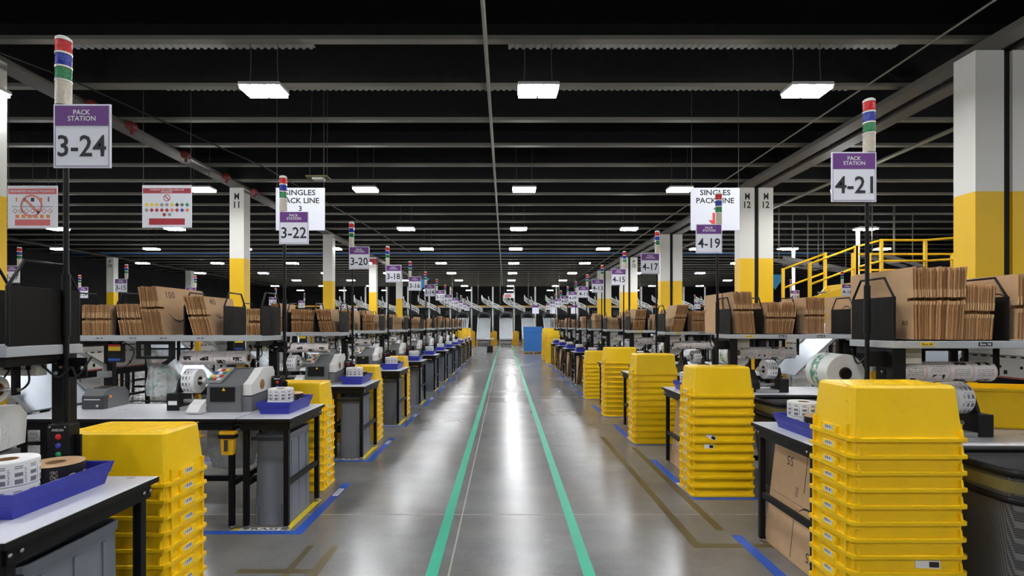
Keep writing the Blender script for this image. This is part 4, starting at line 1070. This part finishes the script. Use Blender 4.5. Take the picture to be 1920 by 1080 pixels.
def big_card(y0, sid, k, x, ya, wd, h, lean, roll_, printed):
    t = thing('leaning_carton', '%s large flattened brown carton %s under the narrow table of station %s' % (('outer', 'middle', 'inner')[k], 'leaning' if k else 'with printed marks leaning', sid), 'carton', (x, ya + wd / 2, 0.002), 0, 'large flattened cartons under the tables')
    t.rotation_euler = (0, R(lean), 0)
    mb = MB().prism([(-wd / 2, 0), (wd / 2, 0), (wd / 2, h * 0.93), (wd / 2 - 0.06, h), (-wd / 2, h)], 'x', -0.004, 0.004, 1, 0)
    mb.build('board', ['kraft_face', 'kraft_edge'], t)
    mb = MB().box(-0.0048, -0.0040, -0.02, -0.014, 0.02, h * 0.42).box(-0.0048, -0.0040, -0.11, -0.104, h * 0.62, h - 0.03).box(-0.0046, -0.0040, -wd / 2 + 0.01, wd / 2 - 0.01, h * 0.5, h * 0.503)
    mb.build('flap_slit', 'ink_brown', t)
    if printed:
        for yy, zz in ((0.10, h - 0.13), (-wd / 2 + 0.08, 0.10)):
            obj('printed_number', text_mesh('S5', 0.085, 0.065, 'ink_brown', 0.0, 0.0002), t, (-0.0048, yy, zz), (R(90), R(180), R(-90)))
        obj('smile_arrow', smile_mesh(0.26), t, (-0.0048, -0.17, h * 0.42), (R(90), R(180), R(-90)))
        obj('printed_number', text_mesh('|||||', 0.06, 0.035, 'ink_brown', 0.0, 0.0002), t, (-0.0048, -0.02, h * 0.60), (R(90), R(90), R(-90)))

racks = {}
for side, rows in ((1, LEFT), (-1, RIGHT)):
    for i, (n, y0) in enumerate(rows):
        racks[(side, n)] = station(side, n, y0, i, True)

# boards on the shelves, nearest stations first
def bx(side, x): return x     # world x
Y = LEFT[1][1] - 0.32
a = bundle(-3.76, -3.53, Y, 0.27, 0, 0, 17, '3-22', nm='short upright bundle')
a = bundle(-3.42, -3.23, Y, 0.28, -9, -9, 12, '3-22', nm='short leaning bundle')
a = bundle(-3.20, -3.045, Y, 0.44, -9, -8.5, 12, '3-22', wd=0.74, face=1, nm='tall leaning bundle marked 100')
mark(a, '100', -0.18, 0.37, 0.13, 0.062, (-0.1, 0.20), 0.30)
a = bundle(-2.77, -2.61, Y, 0.36, -15, -14.5, 12, '3-22', wd=0.52, face=1, nm='leaning bundle marked 40')
mark(a, '40', -0.13, 0.31, 0.10, 0.055, (-0.05, 0.20), 0.16)
a = bundle(-2.30, -2.19, Y, 0.235, 0, 0, 8, '3-22', nm='little bundle by the dark divider')
Y = RIGHT[0][1] - 0.08
a = bundle(2.475, 2.765, Y, 0.44, -1, 4, 24, '4-21', wd=0.58, face=-1, nm='tall fanned bundle')
mark(a, '80', -0.22, 0.10, 0.05, 0.03, None, face=-1)
a = bundle(2.785, 2.945, Y, 0.33, 2.5, 4, 12, '4-21', nm='shorter bundle')
a = bundle(3.10, 3.26, Y, 0.40, 1, 2, 9, '4-21', wd=0.52, face=-1, nm='bundle marked 9')
mark(a, '9', -0.17, 0.09, 0.03, 0.05, (-0.12, 0.24), 0.17, face=-1, flip=True)
Y = RIGHT[1][1] - 0.08
a = bundle(2.385, 2.405, Y + 0.28, 0.44, 0, 0, 2, '4-19', wd=0.5, face=-1, nm='tall pair behind the first divider')
a = bundle(2.44, 2.62, Y, 0.44, -7, -6, 14, '4-19', wd=0.55, nm='tall leaning bundle')
a = bundle(2.75, 2.86, Y, 0.33, -2, 0, 8, '4-19', wd=0.5, nm='upright half of the split bundle')
a = bundle(2.88, 3.00, Y, 0.33, 5, 10, 8, '4-19', nm='leaning half of the split bundle')
a = bundle(3.16, 3.34, Y, 0.38, -3, 0, 12, '4-19', wd=0.52, face=-1, nm='upright bundle before the inner dividers')
a = bundle(3.66, 3.80, Y, 0.40, 1, 2, 9, '4-19', wd=0.52, face=-1, nm='bundle by the inner end')
mark(a, None, 0, 0, 0, 0, (-0.12, 0.24), 0.2, face=-1, flip=True)
Y = LEFT[2][1] - 0.32
a = bundle(-2.42, -2.24, Y, 0.31, -13, -12, 9, '3-20', nm='leaning bundle between the dividers')
a = bundle(-2.66, -2.54, Y, 0.29, 2, 8, 7, '3-20', nm='fanned half of the split bundle')
a = bundle(-2.80, -2.69, Y, 0.30, -1, 1, 8, '3-20', nm='upright half of the split bundle')
a = bundle(-3.02, -2.92, Y, 0.38, -8, -7, 7, '3-20', wd=0.52, face=1, nm='tall leaning bundle')
mark(a, None, 0, 0, 0, 0, (-0.1, 0.18), 0.18)
a = bundle(-3.6, -3.4, Y, 0.28, 0, 0, 8, '3-20', nm='inner bundle')
Y = RIGHT[2][1] - 0.08
a = bundle(2.46, 2.62, Y, 0.40, 13, 14, 10, '4-17', wd=0.5, face=-1, nm='tall leaning bundle')
a = bundle(2.78, 2.98, Y, 0.30, 1, 2, 10, '4-17', nm='shorter bundle')
a = bundle(3.14, 3.30, Y, 0.33, -6, -5, 8, '4-17', wd=0.5, nm='inner bundle')
Y = LEFT[3][1] - 0.32
a = bundle(-2.46, -2.28, Y, 0.28, 0, 0, 8, '3-18', nm='short upright bundle')
a = bundle(-2.80, -2.62, Y, 0.36, -10, -9, 7, '3-18', wd=0.5, face=1, nm='leaning bundle')
a = bundle(-3.10, -2.95, Y, 0.3, 0, 1, 6, '3-18', nm='inner bundle')
Y = RIGHT[3][1] - 0.08
a = bundle(2.42, 2.62, Y, 0.40, 8, 8, 9, '4-15', wd=0.5, face=-1, nm='tall leaning bundle')
a = bundle(2.80, 2.98, Y, 0.3, 6, 8, 8, '4-15', nm='shorter bundle')
for side, rows in ((1, LEFT[4:]), (-1, RIGHT[4:])):
    for n, y0 in rows:
        s0 = '%d-%02d' % (3 if side > 0 else 4, n)
        Y = y0 - (0.32 if side > 0 else 0.08)
        xs = (-2.48, -2.84, -3.2, -3.6) if side > 0 else (2.4, 2.74, 3.1, 3.6)
        for x in xs:
            h = rnd.choice((0.27, 0.3, 0.33, 0.38, 0.42)); t = rnd.uniform(-13, 13)
            lean_in = 0.05 if t > 0 else 0.12
            bundle(x + lean_in - 0.02, x + lean_in + 0.13, Y, h, t, t + 1, rnd.choice((6, 7, 8, 9)), s0, wd=0.36 if h < 0.34 else 0.5, nm='bundle', single=False)
# shelf cards
for n in (24, 22, 20, 18):
    for i, x in enumerate((-1.45, -1.15, -0.88, -0.55)):
        tag_label(racks[(1, n)], 'A%d' % (i + 1), x, 'grey_shelf', 'ink_black', 1)
tag_label(racks[(-1, 21)], 'Box 80', -0.20, 'label_yellow', 'ink_black', -1); tag_label(racks[(-1, 21)], 'Box 30', -0.55, 'ink_black', 'ink_white', -1)
for n in (19, 17, 15):
    tag_label(racks[(-1, n)], 'Box 80', -0.20, 'label_yellow', 'ink_black', -1); tag_label(racks[(-1, n)], 'Box 30', -0.55, 'ink_black', 'ink_white', -1); tag_label(racks[(-1, n)], 'Box 30', -0.95, 'ink_black', 'ink_white', -1)
# the first shelf of line 4 has no second divider
for ch in list(KIDS[racks[(-1, 21)].name]):
    if ch.name.startswith('divider_panel'):
        # identify the second one by its mesh position
        xm = sum(v.co.x for v in ch.data.vertices) / len(ch.data.vertices)
        if abs(xm + 0.345) < 0.01:
            for g in KIDS.get(ch.name, ()): bpy.data.objects.remove(g)
            bpy.data.objects.remove(ch)
# worn paper stickers on a few totes
STK = {}
for sid, k, x, z, a, wd in (('4-21', 8, 0.10, 0.055, 2, 0.13), ('4-19', 5, -0.12, 0.055, 28, 0.10), ('4-19', 6, -0.14, 0.05, 4, 0.09)):
    o = late('sticker', MB().box(-wd / 2, wd / 2, -0.0006, 0.0006, -0.02, 0.02).mesh('sticker', 'paper_white'), TOTES[(sid, k)], (x, -0.1905 + (z - 0.03) * 0.085, z), (R(-5), R(a), 0))
    late('barcode', MB().box(wd * 0.05, wd * 0.45, -0.0012, -0.0007, -0.014, 0.014).mesh('barcode', 'ink_black'), o, (0, 0, 0), (0, 0, 0))
# open tote on the bench of station 4-21
place(tote, (3.66, 3.97, 0.906 + 0.292), 0, 'open yellow tote standing upright on the bench of station 4-21', (PI, 0, R(-14)))

# ---------------------------------------------------------------- the conveyors behind the benches and the lines beyond them
def conveyor(x, label, rng=(0.5, 32)):
    t = thing('conveyor', label, 'conveyor', (x, 0, 0))
    for s in (-1, 1):
        MB().box(s * 0.55 - 0.012, s * 0.55 + 0.012, rng[0], rng[1], 1.11, 1.30).box(s * 0.55 - 0.03, s * 0.55 + 0.012, rng[0], rng[1], 1.345, 1.50, 0, 0.004).box(s * 0.55 - 0.008, s * 0.55 + 0.008, rng[0], rng[1], 1.30, 1.345).build('side_panel', 'conveyor_panel', t)
        MB().box(s * 0.55 - 0.02, s * 0.55 + 0.02, rng[0], rng[1], 1.03, 1.108).build('side_beam', 'black_metal', t)
    MB().box(-0.53, 0.53, rng[0], rng[1], 1.30, 1.32).build('belt', 'dark_grey', t)
    y = rng[0] + 0.5
    while y < rng[1]:
        for s in (-1, 1): MB().box(s * 0.5 - 0.03, s * 0.5 + 0.03, y - 0.03, y + 0.03, 0, 1.03).build('leg', 'black_metal', t)
        MB().box(-0.5, 0.5, y - 0.02, y + 0.02, 0.35, 0.39).build('cross_brace', 'black_metal', t)
        y += 2.4
    MB().tube([(0.575, rng[0], 1.42), (0.58, 8, 1.40), (0.575, rng[1], 1.42)], 0.008, 6).build('cable', 'cable_black', t)
    return t
conveyor(-5.50, 'long cream sided conveyor behind the benches of line three')
conveyor(5.70, 'long cream sided conveyor behind the benches of line four')
# yellow posts along the conveyors
pp = thing('guard_post', '', 'post', group='yellow posts beside the conveyors')
MB().box(-0.03, 0.03, -0.03, 0.03, 0, 1.56, 0, 0.004).build('post', 'guard_yellow', pp); MB().box(-0.08, 0.08, -0.08, 0.08, 0, 0.012).build('base_plate', 'guard_yellow', pp)
for i, (x, y) in enumerate(((-4.55, 7.9), (-4.55, 10.2), (-4.55, 12.5), (4.75, 6.9), (4.75, 9.1), (4.75, 11.4))):
    place(pp, (x, y, 0), 0, 'yellow post beside the conveyor of line %s, %s along the line' % ('three' if x < 0 else 'four', ('first', 'second', 'third')[i % 3]))
LOWPOLE = MB().tube([(0, 0, 0), (0, 0, 1.0)], 0.0135, 10).mesh('lower_pole', 'black_metal')
FAR_L = [(17, 9.63), (15, 12.35), (13, 15.1), (11, 17.5), (9, 20.4), (7, 23.3), (5, 26.0), (3, 29.0), (1, 31.5)]
FAR_R = [(16, 13.9), (14, 16.4), (12, 19.2), (10, 22.0), (8, 24.7), (6, 27.7), (4, 30.2)]
for side, rows, xp in ((1, FAR_L, -8.78), (-1, FAR_R, 8.80)):
    for n, y in rows:
        sid = '%d-%02d' % (3 if side > 0 else 4, n)
        p = place(post_r if side > 0 else post_l, (xp, y, 0), 0, 'distant PACK STATION %s sign with stack light beyond the conveyor' % sid)
        late('lettering', text_mesh(sid, 0.236, 0.106, 'ink_black', 0.014), p, (POST_XR if side > 0 else POST_XL, -0.0275, 2.522), FRONT)
        if n in (16, 14):
            late('lower_pole', LOWPOLE, p, (0, 0, 0), (0, 0, 0)); continue
        rz = PI if side > 0 else 0
        place(rack, (xp + 0.03 * side, y + 0.3 * side, 1.51), rz, 'carton shelf beyond the conveyor beside the %s sign' % sid)
        place(bench, (xp + 0.95 * side, y + 0.44 * side, 0), rz, 'white topped packing bench beyond the conveyor beside the %s sign' % sid)
        for k in range(3):
            x = xp + side * (0.5 + 0.42 * k); t = rnd.uniform(-9, 9)
            bundle(x - 0.08, x + 0.08, y - 0.08 if side > 0 else y - 0.3, rnd.choice((0.27, 0.33, 0.4)), t, t, 7, sid, single=False)
p = place(post_l, (-11.95, 15.0, 0), 0, 'distant PACK STATION 2-24 sign with stack light on a black pole')
late('lettering', text_mesh('2-24', 0.215, 0.098, 'ink_black', 0.008), p, (POST_XL, -0.0275, 2.522), FRONT)
late('lower_pole', LOWPOLE, p, (0, 0, 0), (0, 0, 0))
o = rest.build('carton_stock', ['kraft_face', 'kraft_edge']); tag(o, 'many brown flattened cartons on the shelves farther down both lines', 'cartons'); o['kind'] = 'stuff'
# ---------------------------------------------------------------- the far end of the hall
def spiral(x, y, k, chute, lab):
    t = thing('spiral_chute', lab, 'spiral chute', (x, y, 0), 0, 'spiral chutes at the far end')
    def P(u, r, dz):
        a = R(185 + 175 * u); return (r * math.cos(a), r * 0.95 * math.sin(a), 4.25 - 1.25 * u ** 0.85 + dz)
    n = 18
    mb = MB(); A = [mb.bm.verts.new(P(i / n, 0.35, -0.42)) for i in range(n + 1)]; B = [mb.bm.verts.new(P(i / n, 0.92, -0.38)) for i in range(n + 1)]
    A2 = [mb.bm.verts.new(P(i / n, 0.35, -0.45)) for i in range(n + 1)]; B2 = [mb.bm.verts.new(P(i / n, 0.92, -0.41)) for i in range(n + 1)]
    for i in range(n):
        mb.face([A[i], A[i + 1], B[i + 1], B[i]]); mb.face([A2[i], B2[i], B2[i + 1], A2[i + 1]])
        mb.face([A[i], A2[i], A2[i + 1], A[i + 1]]); mb.face([B[i], B[i + 1], B2[i + 1], B2[i]])
    mb.build('trough', 'dark_grey', t)
    for dz in (0.0, -0.16, -0.33): MB().tube([P(i / n, 0.95, dz) for i in range(n + 1)], 0.045, 6).build('guard_rail', 'rail_white', t, smooth=1.0)
    MB().tube([P(i / n, 0.38, -0.1) for i in range(n + 1)], 0.04, 6).build('guard_rail', 'rail_white', t, smooth=1.0)
    mb = MB()
    for i in range(0, n + 1, 3): mb.tube([P(i / n, 0.95, 0.0), P(i / n, 0.95, -0.4)], 0.028, 5)
    mb.build('rail_struts', 'rail_white', t)
    MB().tube([(0, 0, 0), (0, 0, 5.0)], 0.07, 10).build('centre_post', 'rail_white', t, smooth=1.0)
    MB().box(-0.45, 0.3, 0.6, 0.72, 2.55, 2.95).build('control_cabinet', 'dark_grey', t)
    if chute:
        c = thing('slide_chute', chute, 'slide', (x - 0.70, y - 0.97, 0), 0, 'straight steel slides at the far end')
        MB().prism([(0.0, 2.25), (0.0, 2.28), (-0.6, 1.9), (-2.1, 0.62), (-2.35, 0.55), (-2.35, 0.52), (-2.1, 0.58), (-0.6, 1.86)], 'x', -0.50, 0.50).build('bed', 'chute_steel', c)
        for s in (-1, 1):
            MB().prism([(0.0, 2.2), (0.0, 2.50), (-0.6, 2.12), (-2.1, 0.85), (-2.35, 0.75), (-2.35, 0.50), (-2.1, 0.52), (-0.6, 1.82)], 'x', s * 0.525 - 0.02, s * 0.525 + 0.02).build('side_wall', 'rail_white', c)
            MB().box(s * 0.5 - 0.03, s * 0.5 + 0.03, -2.3, -2.24, 0, 0.54).build('leg', 'guard_yellow', c)
            MB().box(s * 0.5 - 0.03, s * 0.5 + 0.03, -0.1, -0.04, 0, 2.24).build('leg', 'dark_grey', c)
        MB().box(-0.52, 0.52, -2.42, -2.36, 0.48, 0.58).build('front_lip', 'steel', c)
        MB().tube([(-0.5, -2.27, 0.3), (0.5, -2.27, 0.3)], 0.02, 6).build('cross_bar', 'rail_white', c)
        MB().tube([(-0.5, -0.2 + 0, 2.3), (-0.45, 0.1, 2.62), (0, 0.25, 2.72), (0.45, 0.1, 2.62), (0.5, -0.2, 2.3)], 0.13, 8).build('hood', 'dark_grey', c)
        g = thing('guard_cabinet', 'yellow guard box by the ' + chute.replace(' at the far end', ''), 'guard', (x + 0.12, y - 1.5, 0), 0, 'yellow guards between the slides')
        MB().prism([(-0.27, 0), (0.27, 0), (0.27, 1.1), (0.05, 1.2), (-0.27, 1.05)], 'y', -0.3, 0.3).build('panel', 'guard_yellow', g)
names = {-4: 'steel slide at the far end partly behind the yellow totes of line three', -3: 'grey steel slide at the far end beside the pedestal stand', -2: 'bright steel slide at the far end in the middle of the aisle', -1: 'steel slide at the far end half hidden by the blue pallet box', 0: 'steel slide at the far end beside the yellow totes of line four'}
for k in range(-10, 8):
    x = 1.85 * k + 4.48
    xx = x + 0.0
    which = k + 1
    spiral(xx, 46.5, k, names.get(k), 'white railed spiral chute, %s of the far row from the line three side' % (['first'] + ORD[1:])[k + 10])
MB2 = MB().box(-20, 20, 47.6, 47.8, 3.3, 3.42); tag(MB2.build('support_beam', 'guard_yellow'), 'long yellow beam behind the spiral chutes', 'beam')
# hanging rods and screens in the distance
rod = thing('hanger_rod', '', 'rod', group='thin grey hanger rods at the far end')
MB().tube([(0, 0, 3.2), (0, 0, 6.74)], 0.03, 6).build('rod', 'pipe_grey', rod)
for i, x in enumerate((-14, -10.4, -7.0, -4.3, -2.2, -0.4, 1.9, 4.4, 7.4, 11)):
    place(rod, (x, 43.5, 0), 0, 'thin grey rod before the spiral chutes, %s from the line three side' % (['first'] + ORD[1:])[i])

# blue pallet box
t = thing('pallet_box', 'large blue box on a wooden pallet standing at the end of the aisle', 'pallet box', (1.62, 31.3, 0))
MB().box(-0.52, 0.52, -0.5, 0.5, 0.15, 1.42, 0, 0.012).build('box', 'pallet_blue', t)
MB().box(-0.535, 0.535, -0.515, 0.515, 1.25, 1.57, 0, 0.012).build('lid', 'pallet_blue', t)
p = MB().box(-0.56, 0.56, -0.52, 0.52, 0.11, 0.145).box(-0.56, 0.56, -0.52, 0.52, 0.0, 0.022)
for x in (-0.5, 0, 0.5): p.box(x - 0.05, x + 0.05, -0.52, 0.52, 0.022, 0.11)
p.build('pallet', 'pallet_wood', t)
t = thing('pedestal_stand', 'small pedestal stand with white tray and dark base at the end of the aisle', 'stand', (-0.92, 32.5, 0))
MB().prism([(-0.19, 0), (0.19, 0), (0.16, 0.40), (-0.16, 0.40)], 'y', -0.16, 0.16).build('base', 'black_plastic', t)
MB().box(-0.07, 0.07, -0.06, 0.06, 0.40, 0.80).build('pedestal', 'machine_grey', t); MB().box(-0.24, 0.24, -0.2, 0.2, 0.80, 0.85, 0, 0.01).build('tray', 'machine_white', t)
# small purple headed signs before the far wall
for i, (x, z) in enumerate(((1.83, 2.35), (2.90, 2.35), (4.15, 2.35))):
    t = thing('aisle_sign', 'small far white sign with purple header, %s from the blue pallet box' % ('first', 'second', 'third')[i], 'sign', (x, 32.0, z), 0, 'small far signs')
    MB().box(-0.2, 0.2, 0, 0.01, 0, 0.5).build('sign_board', 'sign_white', t); MB().box(-0.2, 0.2, -0.003, 0.0, 0.37, 0.5).build('header', 'sign_purple', t)
    MB().tube([(0, 0.005, 0.5), (0, 0.005, 6.74 - z)], 0.006, 5).build('hanging_wire', 'wire_grey', t)
t = thing('banner', 'white banner with a red mark high above the bright steel slide', 'banner', (0.35, 45.0, 3.95))
MB().box(-0.45, 0.45, 0, 0.02, 0, 0.42).build('cloth', 'sign_white', t); MB().box(-0.36, 0.15, -0.004, 0, 0.06, 0.3).build('red_mark', 'faded_red', t)
for s in (-1, 1): MB().tube([(s * 0.4, 0.01, 0.42), (s * 0.4, 0.01, 2.79)], 0.012, 5).build('hanging_wire', 'wire_grey', t)

# yellow stair and platform beyond the column pair
def rail_tubes(t, posts, zb, h, name='railing'):
    mb = MB()
    for (x, y, z) in posts: mb.box(x - 0.035, x + 0.035, y - 0.035, y + 0.035, z, z + h)
    for f in (1.0, 0.52):
        mb.tube([(x, y, z + h * f - 0.03) for x, y, z in posts], 0.032, 6)
    mb.build(name, 'safety_yellow', t)
t = thing('stair_platform', 'yellow railed crossover stair and platform behind the columns of line four', 'stair', (0, 0, 0))
Yp = 14.6
z0 = 2.83
MB().box(9.6, 13.5, Yp, Yp + 1.5, z0 - 0.28, z0, 0).build('platform', 'safety_yellow', t)
for x in (9.75, 11.6, 13.3):
    for y in (Yp + 0.1, Yp + 1.4): MB().box(x - 0.06, x + 0.06, y - 0.06, y + 0.06, 0, z0 - 0.28).build('leg', 'safety_yellow', t)
rail_tubes(t, [(9.62, Yp, z0 - 0.18), (10.3, Yp, z0), (11.5, Yp, z0), (12.2, Yp - 0.6, z0), (13.3, Yp - 1.5, z0)], z0, 1.18)
rail_tubes(t, [(10.5, Yp + 1.5, z0), (11.0, Yp + 1.5, z0), (13.5, Yp + 1.5, z0)], z0, 1.0)
rail_tubes(t, [(8.34, Yp, 2.18), (9.6, Yp, 2.65)], 0, 1.18); rail_tubes(t, [(8.34, Yp + 1.4, 2.18), (9.6, Yp + 1.4, 2.65)], 0, 1.18)
MB().prism([(8.25, 2.18), (9.6, 2.18), (9.6, 2.83), (9.45, 2.75), (8.25, 2.38)], 'y', Yp - 0.03, Yp + 0.03).build('kick_plate', 'safety_yellow', t)
MB().prism([(7.2, 0.0), (7.5, 0.0), (9.75, 2.78), (9.6, 2.83)], 'y', Yp + 1.3, Yp + 1.36).build('stringer', 'safety_yellow', t)
MB().prism([(7.2, 0.0), (7.5, 0.0), (9.75, 2.78), (9.6, 2.83)], 'y', Yp + 0.1, Yp + 0.16).build('stringer', 'safety_yellow', t)
for k in range(8):
    MB().box(7.35 + k * 0.28, 7.62 + k * 0.28, Yp + 0.16, Yp + 1.3, 0.33 * (k + 1) - 0.03, 0.33 * (k + 1)).build('tread', 'machine_light', t)
mb = MB()
for k in range(22): mb.tube([(10.98 + k * 0.06, Yp - 0.02 - max(0, k * 0.06 - 0.0) * 0.28, z0), (10.98 + k * 0.06, Yp - 0.02 - k * 0.06 * 0.28, z0 + 0.6)], 0.004, 4)
for k in range(8): mb.tube([(10.98, Yp - 0.02, z0 + 0.07 * (k + 1)), (12.27, Yp - 0.40, z0 + 0.07 * (k + 1))], 0.004, 4)
mb.build('mesh_infill', 'black_metal', t)
# raised conveyor beyond the platform and hung conveyor frames above it
t = thing('raised_conveyor', 'grey raised conveyor running behind the yellow platform', 'conveyor', (0, 0, 0))
for yy in (16.9, 17.7): MB().prism([(8.3, 1.7), (14, 2.75), (14, 3.2), (8.3, 2.0)], 'y', yy - 0.02, yy + 0.02).build('side_panel', 'machine_light', t)
MB().prism([(8.3, 1.85), (14, 2.95), (14, 3.0), (8.3, 1.9)], 'y', 16.92, 17.68).build('belt', 'dark_grey', t)
for x in (8.8, 11.4, 13.8):
    for yy in (16.9, 17.7): MB().box(x - 0.04, x + 0.04, yy - 0.06, yy + 0.06, 0, 1.6 + (x - 8.3) * 0.18).build('leg', 'pipe_grey', t)
hang = thing('hung_frame', '', 'conveyor frame', group='grey frames hung from the roof')
MB().prism([(0, 0), (0, 0.14), (3.2, 0.14), (3.2, 0)], 'y', -0.02, 0.02).prism([(0, 0), (0, 0.14), (3.2, 0.14), (3.2, 0)], 'y', 0.5, 0.54).build('side_beam', 'girder_grey', hang)
for x in (0.3, 2.9):
    MB().tube([(x, 0.26, 0.0), (x, 0.26, 2.75)], 0.02, 6).build('hanger', 'pipe_grey', hang)
    MB().box(x - 0.03, x + 0.03, 0.02, 0.5, 0.0, 0.05).build('cross_bar', 'girder_grey', hang)
for i, (x, y, z, r) in enumerate(((9.9, 19.0, 3.99, 40), (11.2, 20.5, 3.99, 40), (13.0, 21.5, 3.99, 40), (12.6, 18.0, 3.99, 40), (14.5, 19.6, 3.99, 40))):
    place(hang, (x, y, z), R(r), 'grey conveyor frame hung from the roof beyond the yellow platform, %s of five' % ('first', 'second', 'third', 'fourth', 'fifth')[i])
# lit posts
for i, (x, y, lab) in enumerate(((11.9, 22.0, 'white lit pole lamp beyond the column pair lettered M 12'), (12.3, 18.6, 'white lit pole lamp behind the pole of the 4-21 sign'))):
    z = (4.8, 5.0)[i]; d = (-0.62, -0.1)[i]
    t = thing('pole_lamp', lab, 'pole lamp', (x, y, 0))
    MB().tube([(0, 0, 0), (0, 0, z)], 0.06, 10).build('pole', 'rail_white', t); MB().box(d, d + 0.74, -0.16, 0.16, z, z + 0.05).build('housing', 'machine_white', t)
    MB().box(d + 0.02, d + 0.72, -0.14, 0.14, z - 0.012, z - 0.001).build('diffuser', 'lamp_diffuser', t)
